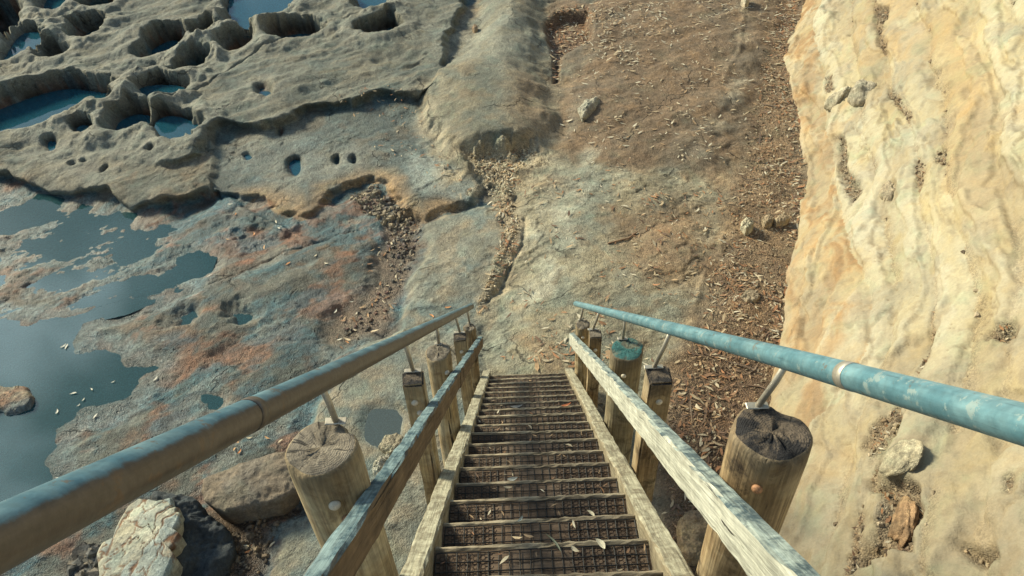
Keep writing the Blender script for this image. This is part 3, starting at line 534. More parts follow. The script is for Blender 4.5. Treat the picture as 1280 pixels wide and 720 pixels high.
# ------------------------------------------------------------------ cliff
cs = np.concatenate([np.arange(0, 5.2, .1), np.arange(5.2, 21, .0175), np.arange(21, 38, .1)]); ct = np.concatenate([np.arange(-.6, 4.4, .0185), np.arange(4.4, 9.5, .12)])
A, B = np.meshgrid(cs, ct, indexing='ij'); s_ = A.ravel(); t_ = B.ravel()
D = np.empty_like(s_); cc = np.empty((len(s_), 3)); cm = np.empty((len(s_), 3))
for i in range(0, len(s_), 200000):
    sl = slice(i, i+200000); D[sl], cc[sl], cm[sl] = cliff_field(s_[sl], t_[sl])
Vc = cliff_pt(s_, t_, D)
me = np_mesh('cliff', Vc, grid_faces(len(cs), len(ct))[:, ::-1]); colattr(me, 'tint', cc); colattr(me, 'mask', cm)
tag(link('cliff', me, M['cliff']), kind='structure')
print('cliff verts', len(s_))

# ------------------------------------------------------------------ water in pools and pits
NPOOL = [0]
def pool(P, zl, grow=1.0, mat='water'):
    NPOOL[0] += 1; zl += .0007*NPOOL[0]
    c = P.mean(0); Q = c+(P-c)*grow; k = max(1, int(8/len(Q)))
    V = [(a[0], a[1], zl) for a in Q]; me = bpy.data.meshes.new('pool_water'); me.from_pydata(V, [], [list(range(len(V)))]); me.update()
    if me.polygons[0].normal.z < 0: me.flip_normals()
    tag(link('pool_water', me, M[mat]), kind='structure')
pool(P_lake, WATER, 1.04)
pool(P_sheet, WATER, 1.0)
for P, q_ in zip(LOWP, LOWPOOLS):
    if q_[0][1] > 370: pool(P, WATER, 1.12)
pool(PUDDLE, -.012, 1.15, 'puddle_water')
for lst in (PITS, MIDPITS, SMALLPITS):
    for P, dep, wl in lst:
        if wl is None: continue
        c = P.mean(0); zz = terrain(np.array([c[0]]), np.array([c[1]]))[0][0]; pool(P, zz+(wl+dep*.40 if dep > .25 else wl*.6), 1.06, 'pit_water')

# ------------------------------------------------------------------ staircase
F0 = st(.04, 8.35, 1.05)
stair = bpy.data.objects.new('wooden_staircase', None); COL.objects.link(stair); stair.location = (F0.x, F0.y, 0.0)
tag(stair, 'steep weathered timber staircase with mesh covered treads, log posts and pipe handrails', 'staircase')
SO = Vector(stair.location)
SL = Matrix.Rotation(-PH, 4, 'X')            # local Y down the slope, local Z out of it
def set_m(o, parent_world, M4):
    o.matrix_basis = parent_world.inverted() @ M4
def beam_mesh(name, L, w, h, seg=40, ch=.008, wob=.004, seed=0, ends=True):
    r = np.random.default_rng(seed); ys = np.linspace(0, L, seg+1); V = []
    prof = [(-w/2+ch, -h/2), (w/2-ch, -h/2), (w/2, -h/2+ch), (w/2, h/2-ch), (w/2-ch, h/2), (-w/2+ch, h/2), (-w/2, h/2-ch), (-w/2, -h/2+ch)]
    for yy in ys:
        for i, (a, b) in enumerate(prof):
            V.append((a+wob*pn(np.array([yy*3.1+i*7.7]), np.array([seed*1.3]), 5)[0]+wob*.4*r.normal(), yy, b+wob*pn(np.array([yy*3.7+i*5.1]), np.array([seed*2.3]), 6)[0]+wob*.4*r.normal()))
    Fs = []
    for j in range(seg):
        for i in range(8): Fs.append([j*8+i, j*8+(i+1) % 8, (j+1)*8+(i+1) % 8, (j+1)*8+i])
    Fs.append(list(range(7, -1, -1))); Fs.append([seg*8+i for i in range(8)])
    me = bpy.data.meshes.new(name); me.from_pydata(V, [], Fs); me.update()
    bm = bmesh.new(); bm.from_mesh(me); bmesh.ops.recalc_face_normals(bm, faces=bm.faces); bm.to_mesh(me); bm.free(); return me
def slope_m(x, d, y): return Matrix.Translation(st(x, d, y)) @ SL
PW = Matrix.Translation(SO)
def beam(name, x, y, d0, d1, w, h, mat, seed, **k):
    o = link(name, beam_mesh(name, d1-d0, w, h, max(8, int((d1-d0)*16)), seed=seed, **k), mat, stair); set_m(o, PW, slope_m(x, d0, y)); return o
# stringers, two lengths butted together on each side
for x0, w, sd in ((-.422, .086, 1), (.502, .086, 2)):
    j = 4.55 if sd == 1 else 5.3
    beam('stringer', x0, 1.01+.13, .2, j-.004, w, .26, M['stringer'], sd)
    beam('stringer', x0+.006, 1.013+.13, j+.004, 8.62, w, .26, M['stringer'], sd+10)
a = beam('mid_rail', -.437, .625, .2, 4.9, .056, .105, M['beam_side'], 3, wob=.003); beam('mid_rail', -.437, .63, 4.91, 7.95, .056, .105, M['beam_side'], 23)
b = beam('mid_rail', .523, .645, .2, 8.0, .056, .125, M['beam_shelf'], 4, wob=.003)
# treads
TW, TD, TT = .836, .262, .045
def tread_meshes():
    tb = beam_mesh('tread', TW, TD, TT, 18, seed=9, wob=.003)
    tb.transform(Matrix.Rotation(-math.pi/2, 4, 'Z')); tb.transform(Matrix.Translation((-TW/2, 0, 0)))
    nb = beam_mesh('nosing', TW-.004, .019, .03, 30, seed=12, wob=.004, ch=.006); nb.transform(Matrix.Rotation(-math.pi/2, 4, 'Z')); nb.transform(Matrix.Translation((-(TW-.004)/2, 0, 0)))
    bm = bmesh.new(); zt = TT/2+.006; x0, x1, y0, y1 = -TW/2+.01, TW/2-.01, -TD/2+.01, TD/2-.012
    def wire(p, q, r, n=1, jit=.0012):
        prev = None; ax = Vector(q)-Vector(p); pr = Vector((-ax.y, ax.x, 0)).normalized()*r; up = Vector((0, 0, r))
        for i in range(n+1):
            c = Vector(p)+ax*(i/n)+Vector((random.gauss(0, jit), random.gauss(0, jit), random.gauss(0, jit*.6))); ring = [bm.verts.new(c+pr), bm.verts.new(c+up), bm.verts.new(c-pr)]
            if prev:
                for a_, b_ in ((0, 1), (1, 2), (2, 0)): bm.faces.new((prev[a_], prev[b_], ring[b_], ring[a_]))
            prev = ring
    n = 20
    for i in range(n+1): xx = x0+(x1-x0)*i/n; wire((xx, y0, zt), (xx, y1, zt), .0028, 5)
    m = 6
    for i in range(m+1): yy = y1-(y1-y0)*i/m; wire((x0, yy, zt+.002), (x1, yy, zt+.002), .0028, 16)
    wm = bpy.data.meshes.new('wire_mesh'); bm.to_mesh(wm); bm.free()
    bm = bmesh.new(); s = .0105; zt = TT/2+.003; hh = math.sqrt(3)*s
    for (a0, a1) in ((x0, x0+.24), (x1-.30, x1)):
        nx_ = int((a1-a0)/(3*s)); ny_ = int((y1-y0)/(hh/1))
        for i in range(nx_):
            for j in range(ny_*2):
                cx = a0+i*3*s+(1.5*s if j % 2 else 0); cy = y0+j*hh/2
                if cy > y1-s: continue
                p0 = (cx, cy); p1 = (cx+s, cy); p2 = (cx+1.5*s, cy+hh/2); p3 = (cx-.5*s, cy+hh/2)
                for p, q in ((p0, p1), (p1, p2), (p0, p3)): wire((*p, zt), (*q, zt), .0013, 1, .0006)
    fm = bpy.data.meshes.new('netting'); bm.to_mesh(fm); bm.free(); return tb, nb, wm, fm
tb, nb, wm, fm = tread_meshes()
for me_, mt in ((tb, 'tread'), (nb, 'nose'), (wm, 'wire'), (fm, 'wire_fine')): me_.materials.append(M[mt])
XT = .041; TREADS = []
NT_ = 20; d_last = 8.33; step = .3155
for i in range(NT_):
    d = d_last-i*step; p = st(XT, d, 1.05)                       # top front edge
    o = bpy.data.objects.new('tread', tb); COL.objects.link(o); o.parent = stair
    rz = random.gauss(0, .004); set_m(o, PW, Matrix.Translation((p.x, p.y-TD/2, p.z-TT/2)) @ Matrix.Rotation(rz, 4, 'Z') @ Matrix.Rotation(random.gauss(0, .006), 4, 'Y') @ Matrix.Rotation(random.gauss(0, .012), 4, 'X'))
    for nm, m_, lo in (('nosing', nb, (0, TD/2+.010, .0075)), ('wire_mesh', wm, (0, 0, 0)), ('netting', fm, (0, 0, 0))):
        c = bpy.data.objects.new(nm, m_); COL.objects.link(c); c.parent = o; c.location = lo
        if nm == 'nosing': c.rotation_euler = (random.gauss(0, .05), random.gauss(0, .003), random.gauss(0, .006)); c.location.y += random.gauss(0, .003)
        else: c.location.x += random.uniform(-.006, .006)
    TREADS.append(p)
# posts
def gz(px, py): return float(terrain(np.array([px]), np.array([py]))[0][0])
def round_post(name, rad, L, seed, seg=36):
    r = np.random.default_rng(seed); zs = [0, -.006, -.02]+list(-np.linspace(.06, L, 26)); V = []; Fs = []
    th = np.linspace(0, 2*math.pi, seg, endpoint=False); ph = r.random()*9
    for k, zz in enumerate(zs):
        f = [.93, .985, 1.0][k] if k < 3 else 1.0+.012*math.sin(zz*3+ph)
        rr = rad*f*(1+.025*np.cos(th*2+ph)+.012*np.cos(th*5+ph*2+zz*2)+.006*r.normal(size=seg)) - (.02*rad*np.maximum(0, np.cos((th-ph)*1.0))**40)*6
        for i in range(seg): V.append((rr[i]*math.cos(th[i]), rr[i]*math.sin(th[i]), zz+(.004*math.cos(th[i]*3+ph)+.010*math.cos(th[i]+ph) if k < 3 else 0)))
    n = len(zs)
    for k in range(n-1):
        for i in range(seg): Fs.append((k*seg+i, (k+1)*seg+i, (k+1)*seg+(i+1) % seg, k*seg+(i+1) % seg))
    for q_ in range(5):
        a_ = r.random()*6.28; wd_ = .07+.2*r.random(); dp_ = (.003+.011*r.random())*(rad/.1)
        for k in range(3):
            for i in range(seg):
                f_ = math.exp(-((((th[i]-a_+math.pi) % (2*math.pi))-math.pi)/wd_)**2); v = V[k*seg+i]; V[k*seg+i] = (v[0]*(1-.05*f_*(k < 2)), v[1]*(1-.05*f_*(k < 2)), v[2]-dp_*f_*(1, 1, .7)[k])
    # end grain as rings with a slight dish
    base = 0; prev = [i for i in range(seg)]
    for q in (.75, .5, .25):
        ring = []
        for i in range(seg): V.append((V[i][0]*q, V[i][1]*q, V[i][2]*.6+.003*r.normal())); ring.append(len(V)-1)
        for i in range(seg): Fs.append((prev[i], prev[(i+1) % seg], ring[(i+1) % seg], ring[i]))
        prev = ring
    V.append((0, 0, float(np.mean([V[i_][2] for i_ in prev])))); c = len(V)-1; tops = len(Fs)-3*seg
    for i in range(seg): Fs.append((prev[i], prev[(i+1) % seg], c))
    me = bpy.data.meshes.new(name); me.from_pydata(V, [], Fs); me.update()
    for i, p in enumerate(me.polygons): p.use_smooth = True; p.material_index = 1 if i >= (n-1)*seg else 0
    return me
def square_post(name, w, L, seed):
    r = np.random.default_rng(seed); bm = bmesh.new(); bmesh.ops.create_cube(bm, size=1); bmesh.ops.scale(bm, vec=(w, w, L), verts=bm.verts)
    bmesh.ops.translate(bm, vec=(0, 0, -L/2), verts=bm.verts)
    vert = [e for e in bm.edges if abs(e.verts[0].co.z-e.verts[1].co.z) > .1]; bmesh.ops.subdivide_edges(bm, edges=vert, cuts=16)
    bmesh.ops.bevel(bm, geom=[e for e in bm.edges if (len(e.link_faces) == 2 and e.link_faces[0].normal.dot(e.link_faces[1].normal) < .5)], offset=.009, segments=2, affect='EDGES')
    for v in bm.verts: v.co.x += r.normal()*.0016; v.co.y += r.normal()*.0016
    bm.faces.ensure_lookup_table()
    for f in bm.faces: f.material_index = 1 if f.normal.z > .7 else 0
    me = bpy.data.meshes.new(name); bm.to_mesh(me); bm.free(); return me
def dome(name, r, h):
    bm = bmesh.new(); bmesh.ops.create_uvsphere(bm, u_segments=14, v_segments=8, radius=r); bmesh.ops.scale(bm, vec=(1, h/r, 1), verts=bm.verts)
    me = bpy.data.meshes.new(name); bm.to_mesh(me); bm.free()
    for p in me.polygons: p.use_smooth = True
    return me
bolt_me = dome('bolt', .017, .012); bolt_me.materials.append(M['bolt']); bolt_r = dome('bolt', .015, .012); bolt_r.materials.append(M['rust'])
POSTS = [  # x, depth, below the eye line, kind, size, body, end, label, bolts (x, z below top, rusty)
 (-.557,2.05,.430,'r',.100,'post','end','thick round log post with bare ring grained top', [(.035,-.13,0),(.052,-.21,1)]),
 (-.520,3.55,.437,'s',.100,'post','end_black','square post with blackened top', [(-.005,-.12,0),(.012,-.20,0)]),
 (-.540,4.85,.436,'r',.080,'post','end','round post with rough grey top', [(.03,-.13,0),(.04,-.21,0)]),
 (-.512,6.25,.445,'s',.105,'post','end_black','square post with charred patch on top', [(0,-.13,0),(.01,-.20,0)]),
 (-.522,7.60,.450,'r',.062,'post_dark','end','thin dark brown round post', []),
 (.662,2.05,.437,'r',.103,'post_dark','end_black','thick round log post with charred black top', [(-.035,-.125,1)]),
 (.632,3.55,.470,'s',.112,'post_dark','end_black','square post with dark wet looking top', [(.0,-.13,0)]),
 (.668,4.85,.470,'r',.106,'post_green','end_green','stout round post painted green on top', [(-.02,-.14,0)]),
 (.605,6.25,.465,'s',.100,'post_dark','end','slim square post with bare top', [(0,-.15,0)]),
 (.612,7.60,.470,'r',.070,'post','end','short round post nearest the stair foot', [(-.01,-.12,0)])]
def tube(name, pts, rad, seg=10, mat=None, parent=None, caps=True):
    pts = [Vector(p) for p in pts]; V = []; Fs = []
    for i, p in enumerate(pts):
        a = pts[max(0, i-1)]; b = pts[min(len(pts)-1, i+1)]; t = (b-a).normalized(); q = Vector((0, 0, 1)).rotation_difference(t)
        for k in range(seg): V.append(p+q @ Vector((rad*math.cos(2*math.pi*k/seg), rad*math.sin(2*math.pi*k/seg), 0)))
    for i in range(len(pts)-1):
        for k in range(seg): Fs.append((i*seg+k, i*seg+(k+1) % seg, (i+1)*seg+(k+1) % seg, (i+1)*seg+k))
    if caps: Fs.append(tuple(range(seg-1, -1, -1))); Fs.append(tuple((len(pts)-1)*seg+k for k in range(seg)))
    me = bpy.data.meshes.new(name); me.from_pydata(V, [], Fs); me.update()
    for p in me.polygons: p.use_smooth = len(p.vertices) == 4
    return me
RAILS = {0: [(-.54,-.8,.235),(-.54,.8,.240),(-.54,2.05,.245),(-.54,5.0,.257),(-.54,8.3,.268)], 1: [(.70,-.8,.228),(.70,.8,.232),(.69,2.05,.237),(.65,5.0,.262),(.607,8.35,.29)]}
def rail_pt(side, d):
    P = RAILS[side]; ds = [p[1] for p in P]; return st(np.interp(d, ds, [p[0] for p in P]), d, np.interp(d, ds, [p[2] for p in P]))
rails = []
for side in (0, 1):
    d0, d1 = -.8, (8.25, 8.35)[side]; nseg = 60; rad = (.0335, .0300)[side]
    P0 = rail_pt(side, d0); P1 = rail_pt(side, d1); ax = (P1-P0); q = ax.to_track_quat('Z', 'Y').to_matrix().to_4x4(); Mw = Matrix.Translation(P0) @ q; inv = Mw.inverted()
    pts = [inv @ rail_pt(side, d0+(d1-d0)*i/nseg) for i in range(nseg+1)]
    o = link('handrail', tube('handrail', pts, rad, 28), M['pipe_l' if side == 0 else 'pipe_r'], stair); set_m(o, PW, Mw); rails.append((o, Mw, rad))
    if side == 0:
        nv = len(o.data.vertices); a = o.data.attributes.new('sky_sheen', 'FLOAT', 'POINT'); R3 = Mw.to_3x3()
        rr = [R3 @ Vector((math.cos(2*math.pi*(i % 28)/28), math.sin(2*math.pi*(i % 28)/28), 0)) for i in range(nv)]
        a.data.foreach_set('value', [-.41*v.x+.91*(.674*v.y+.738*v.z) for v in rr])  # weight of the sky reflection painted around the pipe
    o['label'] = ('brown pipe handrail with blue sky reflection coloured along its upper side', 'weathered blue pipe handrail')[side]
    dj = (1.48, 1.62)[side]; a_ = inv @ rail_pt(side, dj-.02); b_ = inv @ rail_pt(side, dj+.02)
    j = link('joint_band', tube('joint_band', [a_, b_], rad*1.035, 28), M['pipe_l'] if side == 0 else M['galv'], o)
for k, (px, d, yb, kind, size, body, end, lab, bolts) in enumerate(POSTS):
    top = st(px, d, yb); side = 0 if px < 0 else 1; L = top.z-gz(top.x, top.y)+.35
    me = round_post('post', size, L, 50+k) if kind == 'r' else square_post('post', size, L, 60+k)
    o = link('post', me, [M[body], M[end]], stair); rz = random.uniform(-.08, .08) if kind == 's' else random.uniform(0, 6); 
    if kind == 'r': rz = random.uniform(-.3, .3)
    mw = Matrix.Translation(top) @ Matrix.Rotation(rz, 4, 'Z') @ Matrix.Rotation(random.gauss(0, .006), 4, 'X') @ Matrix.Rotation(random.gauss(0, .008), 4, 'Y'); set_m(o, PW, mw); o['label'] = lab
    for (bx, bz, ru) in bolts:
        rr = size if kind == 'r' else size/2; by = -math.sqrt(max(1e-4, rr*rr-bx*bx)) if kind == 'r' else -rr
        c = bpy.data.objects.new('bolt', bolt_r if ru else bolt_me); COL.objects.link(c); c.parent = o; c.location = (bx, by-.004, bz); c.rotation_euler = (0, 0, math.atan2(bx, -by) if kind == 'r' else 0)
        if ru: c['label'] = 'rusty orange bolt head'
    # rod and foot plate carrying the pipe
    ro, Mw, rad = rails[side]; bx = top.x+(.03 if kind == 'r' and side == 0 and size > .09 else 0.)-(0.02 if side else 0); by_ = top.y+size*(.80 if kind == 'r' else .38)
    dd = d
    for _ in range(8): dd += ((by_)-rail_pt(side, dd).y)/math.cos(PH)*.9
    tp = rail_pt(side, dd); inv = Mw.inverted(); b0 = Vector((bx, by_, top.z-.004))
    rod = link('rod', tube('rod', [inv @ b0, inv @ (b0.lerp(tp, .55)+Vector((.004, 0, 0))), inv @ tp], .0095 if d < 3 else .0105, 12), M['galv'], ro)
    pm = bpy.data.meshes.new('foot_plate'); bm = bmesh.new(); bmesh.ops.create_cube(bm, size=1); bmesh.ops.scale(bm, vec=(size*(.60 if kind == 'r' else .80), .024, .005), verts=bm.verts)
    bmesh.ops.bevel(bm, geom=list(bm.edges), offset=.002, segments=1, affect='EDGES'); bm.to_mesh(pm); bm.free()
    pl = link('foot_plate', pm, M['galv'], ro); pl.matrix_basis = inv @ Matrix.Translation((bx, by_, top.z+.0075))

# ------------------------------------------------------------------ loose rocks
def radial_rock(name, outline, zb, zt, label, cat, col, mat=None, dome_=.06, tilt=(0, 0), amp=.02, seed=0, crack=0., shoulder=.18, colour2=None, group=None, wet=.1, flat=False, sharp=False, grit=.2, under=.9, rel=False):
    if rel: q0 = W(outline, zb).mean(0); g0 = gz(q0[0], q0[1]); zt = g0+zt-zb; zb = g0-.04
    P = W(outline, (zt+zb)/2+.1*(zt-zb)); c = P.mean(0); Q = P-c
    n = 200; seg = np.linalg.norm(np.roll(Q, -1, 0)-Q, axis=1); cum = np.concatenate([[0], np.cumsum(seg)]); u = np.linspace(0, cum[-1], n, endpoint=False)
    QQ = np.vstack([Q, Q[:1]]); ox = np.interp(u, cum, QQ[:, 0]); oy = np.interp(u, cum, QQ[:, 1])
    if not sharp:
        kk = np.hanning(11); kk /= kk.sum(); ox = np.convolve(np.concatenate([ox[-5:], ox, ox[:5]]), kk, 'valid'); oy = np.convolve(np.concatenate([oy[-5:], oy, oy[:5]]), kk, 'valid')
    size = max(np.ptp(ox), np.ptp(oy)); h = zt-zb
    rings = [(f, 't') for f in np.concatenate([np.linspace(.02, .8, 26), np.linspace(.82, 1.0, 9)])]+[(1.0, k) for k in np.linspace(.06, 1, 12)]
    V = []; colv = []
    for f, k in rings:
        X = ox*f; Y = oy*f
        if k == 't':
            e = np.clip((1-f)/shoulder, 0, 1); zz = zb+h*(1-.22*(1-e)**2.2*(0.35 if sharp else 1.)) + dome_*(1-f*f)
            side = np.zeros(n)
        else:
            q = 1-(1-under)*k; X = ox*f*q*(1+(.03*math.sin(k*3.1) if not sharp else 0)); Y = oy*f*q*(1+(.03*math.sin(k*3.1) if not sharp else 0)); zz = zb+h*(1-.22*(0.35 if sharp else 1.))*(1-k)-.08*k; side = np.full(n, 1.)
        zz = zz + tilt[0]*X*(side < .5) + tilt[1]*Y*(side < .5)+ (tilt[0]*X+tilt[1]*Y)*(side > .5)*(1-(k if k != 't' else 0))
        s3 = seed*3.7; nn = fbm(X/size*2.2+s3, Y/size*2.2+(zz-zb)*2+s3, 1.6, 4, seed); n2 = fbm(X/size*7+s3, Y/size*7+(zz-zb)*6, 1.3, 3, seed+3)
        zz = zz+amp*nn*1.3+amp*.35*n2; rr = 1+(amp*.9*nn/size)*(f if k == 't' else 1)*1.6
        X = X*rr; Y = Y*rr
        cl = np.tile(np.array(col), (n, 1))
        cl = mixc(cl, colour2 if colour2 else tuple(.8*v for v in col), sst(-.1, .5, fbm(X*2/size+s3, Y*2/size+zz, 1.5, 4, seed+8)))
        if crack > 0 and k == 't':
            f1, f21, cv = voro(X*1.25+.06*nn+.02*n2, Y*.85+.06*n2, 4.6/size, seed); cw = .07+.07*sst(-.3, .5, nn); cr = (1-sst(.015, cw, f21)); zz = zz-crack*cr+.004*(cv-.5)*sst(.02, .1, f21)
            cl = cl*(.82+.36*cv[:, None]); tn = (cv > .72).astype(float); cl = mixc(cl, (.20, .25, .25), tn*.7); cl = mixc(cl, (.15, .070, .032), cr*.95)
        V.append(np.stack([X+c[0], Y+c[1], zz], 1)); colv.append(cl)
    V = np.concatenate(V); colv = np.concatenate(colv); nr = len(rings)
    i = np.arange(nr*n).reshape(nr, n); j = np.roll(i, -1, 1); Fq = np.stack([i[:-1], i[1:], j[1:], j[:-1]], -1).reshape(-1, 4)
    o3 = np.array([c[0], c[1], zb]); me = np_mesh(name, V-o3, Fq, not flat)
    bm = bmesh.new(); bm.from_mesh(me); bm.verts.ensure_lookup_table(); bm.faces.new([bm.verts[q] for q in range(n)]); bmesh.ops.recalc_face_normals(bm, faces=bm.faces); bm.to_mesh(me); bm.free()
    colattr(me, 'tint', colv); colattr(me, 'mask', np.tile(np.array([wet, .1, grit]), (len(V), 1)))
    o = link(name, me, mat or M['stone'], None, tuple(o3)); tag(o, label, cat, group); return o
radial_rock('dark_rock', [(192,640),(200,630),(218,625),(242,627),(255,634),(258,643),(275,655),(290,668),(292,690),(285,715),(265,745),(205,745),(190,700)], -.2, .17,
  'near black slate coloured rock half hidden behind the pale cracked boulder', 'rock', (.030,.037,.042), dome_=.05, amp=.06, seed=3, shoulder=.3, tilt=(-.15,.1), wet=.2, colour2=(.045,.055,.06))
radial_rock('cracked_boulder', [(131,745),(128,700),(131,690),(147,687),(152,668),(163,650),(171,641),(181,634),(196,637),(206,640),(225,637),(227,648),(222,651),(234,649),(232,655),(238,658),(234,672),(229,678),(237,684),(231,697),(223,705),(231,712),(224,726),(217,745)], -.2, .36,
  'pale boulder with a crazed cracked top and jagged right edge', 'boulder', (.40,.38,.29), dome_=.03, amp=.007, seed=5, crack=.009, shoulder=.10, tilt=(.14,.02), sharp=True, colour2=(.30,.31,.26), grit=.15)
radial_rock('smooth_boulder', [(257,624),(261,609),(275,600),(292,592),(330,580),(362,572),(378,584),(385,600),(376,622),(355,638),(320,648),(288,651),(274,645),(262,637)], -.2, .22,
  'smooth brown boulder with a squared tan front edge behind the thick left post', 'boulder', (.165,.132,.095), dome_=.06, amp=.022, seed=8, shoulder=.10, sharp=True, colour2=(.14,.12,.095), tilt=(0,-.08), grit=.25, under=.82)
radial_rock('flat_stone', [(846,655),(862,640),(880,637),(893,648),(897,670),(888,700),(860,705),(848,685)], -.02, .22, 'tan sandstone block lying in leaves right of the stairs beside the charred post', 'stone', (.36,.26,.15), dome_=.04, amp=.025, seed=12, colour2=(.27,.19,.115))
radial_rock('flat_stone', [(473,560),(480,548),(498,543),(508,550),(506,565),(488,572)], -.05, .10, 'flat tan stone at the edge of the puddle left of the stairs', 'stone', (.30,.26,.18), dome_=.02, amp=.012, seed=14)
radial_rock('white_rock', [(466,590),(468,580),(478,573),(488,570),(491,578),(480,590),(472,598)], -.03, .12, 'small whitish pitted rock beside the left rail', 'stone', (.50,.47,.37), dome_=.03, amp=.02, seed=15, colour2=(.2,.19,.14))
radial_rock('small_stone', [(926,283),(929,277),(937,276),(942,281),(940,288),(932,290)], .05, .19, 'rounded cream stone alone on the leaf strip below the cliff', 'stone', (.46,.41,.29), dome_=.04, amp=.02, seed=16)
radial_rock('small_stone', [(952,277),(956,272),(963,272),(968,276),(964,281),(956,282)], .05, .16, 'tan stone, left one of a touching pair below the cliff', 'stone', (.36,.28,.18), dome_=.03, amp=.015, seed=17)
radial_rock('small_stone', [(967,276),(974,271),(983,272),(987,276),(980,280),(970,281)], .05, .16, 'tan stone, right one of a touching pair below the cliff', 'stone', (.36,.28,.18), dome_=.03, amp=.015, seed=18)
radial_rock('flat_stone', [(925,372),(933,364),(946,363),(950,372),(944,378),(932,378)], .05, .11, 'low flat sandy stone set in leaves near the cliff foot', 'stone', (.30,.24,.16), dome_=.02, amp=.012, seed=19)
radial_rock('small_stone', [(926,2),(930,-3),(936,-2),(936,4),(931,7)], .12, .27, 'small pale stone on the far brown rock shelf', 'stone', (.42,.36,.26), dome_=.03, amp=.015, seed=20, rel=True, shoulder=.5)
radial_rock('small_stone', [(590,36),(593,33),(597,34),(597,38),(593,39)], .22, .28, 'single small round stone on the smooth far mound', 'stone', (.34,.24,.15), dome_=.03, amp=.01, seed=21, rel=True, shoulder=.6)
radial_rock('pale_lump', [(722,138),(730,126),(745,124),(750,130),(742,140),(728,150)], .1, .22, 'pale knobbly lump standing out of the brown rock shelf', 'rock', (.33,.31,.24), dome_=.05, amp=.03, seed=22, shoulder=.5, colour2=(.24,.2,.15))
# rocks on the cliff
def cliff_rock(name, px, py, size, label, col, seed, emb=.3):
    s, t = onc(px, py); d = cliff_field(np.array([s]), np.array([t]))[0]; p = cliff_pt(np.array([s]), np.array([t]), d+size[2]*(1-emb)-size[2]*.5)[0]
    bm = bmesh.new(); bmesh.ops.create_icosphere(bm, subdivisions=5, radius=1.0); V = np.array([v.co[:] for v in bm.verts])
    r = 1+.22*fbm(V[:, 0]*1.1+seed, V[:, 1]*1.1+V[:, 2]*.9, 1.0, 4, seed); V2 = V*r[:, None]*np.array(size)[None, :]
    for v, c in zip(bm.verts, V2): v.co = c
    me = bpy.data.meshes.new(name); bm.to_mesh(me); bm.free()
    for q in me.polygons: q.use_smooth = True
    colattr(me, 'tint', mixc(np.tile(np.array(col), (len(V), 1)), tuple(.7*a for a in col), sst(0, .6, fbm(V[:, 0], V[:, 1]+V[:, 2], 2, 4, seed+2)))); colattr(me, 'mask', np.tile(np.array([.05, .2, .3]), (len(V), 1)))
    o = link(name, me, M['stone']); i = int(np.argmin(np.abs(S0-s))); nx, ny = NX[i], NY[i]
    N = Vector((-nx*math.sin(CA), -ny*math.sin(CA), math.cos(CA))); T = Vector((TX[i], TY[i], 0)); B_ = N.cross(T)
    o.matrix_world = Matrix.Translation(p) @ Matrix((T, B_, N)).transposed().to_4x4(); tag(o, label, 'rock'); return o
cliff_rock('rock_knob', 1078, 120, (.24,.22,.17), 'rounded grey knob jutting from the cream cliff face', (.36,.32,.235), 31, .5)
cliff_rock('rock_knob', 1050, 127, (.16,.22,.12), 'low pale lump just left of the grey knob on the cliff', (.40,.355,.25), 32, .6)
cliff_rock('loose_slab', 1136, 655, (.20,.10,.05), 'pointed brown slab lying in the debris hollow low on the cliff', (.26,.165,.09), 33, .25)
cliff_rock('loose_slab', 1148, 594, (.16,.17,.045), 'pale chipped slab above the debris hollow on the cliff', (.31,.275,.19), 34, .55)
cliff_rock('loose_stone', 1197, 300, (.16,.09,.08), 'small grey wedge of stone stuck to the cliff face', (.30,.25,.17), 35, .4) if False else None
cliff_rock('loose_stone', 1112, 242, (.19,.10,.08), 'small grey wedge of stone on the middle of the cliff face', (.34,.28,.19), 35, .4)

# ------------------------------------------------------------------ chips, pebbles, leaves
def in_poly(P, n):
    lo = P.min(0); hi = P.max(0); out = []
    while sum(map(len, out)) < n:
        q = lo+(hi-lo)*rng.random((n*2, 2)); m = poly_sd(P, q[:, 0], q[:, 1]) > 0; out.append(q[m])
    return np.concatenate(out)[:n]
def chip_mesh(pts, zz, size, cols, sq=.6):
    n = len(pts); base = np.array([(1,1,0),(-1,1,0),(-1,-1,0),(1,-1,0),(.6,.5,1),(-.5,.6,1),(-.6,-.5,1),(.5,-.6,1)], float)
    F0_ = np.array([(4,5,6,7),(0,1,5,4),(1,2,6,5),(2,3,7,6),(3,0,4,7)])
    V = np.tile(base, (n, 1, 1))*(1+.35*rng.normal(size=(n, 8, 3))*.6); sx = size*(.5+rng.random(n)**2*1.6); V *= sx[:, None, None]*np.array([.6, .42, sq])
    a = rng.random(n)*6.28; c, s = np.cos(a)[:, None], np.sin(a)[:, None]; X = V[:, :, 0]*c-V[:, :, 1]*s; Y = V[:, :, 0]*s+V[:, :, 1]*c
    V = np.stack([X+pts[:, 0:1], Y+pts[:, 1:2], V[:, :, 2]-.2*sx[:, None]*sq+zz[:, None]], -1).reshape(-1, 3)
    Fq = (F0_[None]+np.arange(n)[:, None, None]*8).reshape(-1, 4); ci = np.array(cols)[rng.integers(0, len(cols), n)]*(.7+.6*rng.random((n, 1)))
    return V, Fq, np.repeat(ci, 8, 0)
def chips(name, px, n, size, cols, lev):
    Pw = W(px, lev); p = in_poly(Pw, n); sd = poly_sd(Pw, p[:, 0], p[:, 1]); p = p[sd+.12*rng.normal(size=n) > .06]; z_ = terrain(p[:, 0], p[:, 1])[0]; V, Fq, c = chip_mesh(p, z_, size, cols); me = np_mesh(name, V, Fq, False); colattr(me, 'tint', c); colattr(me, 'mask', np.tile(np.array([.1, 0, .2]), (len(V), 1)))
    tag(link(name, me, M['stone']), kind='stuff')
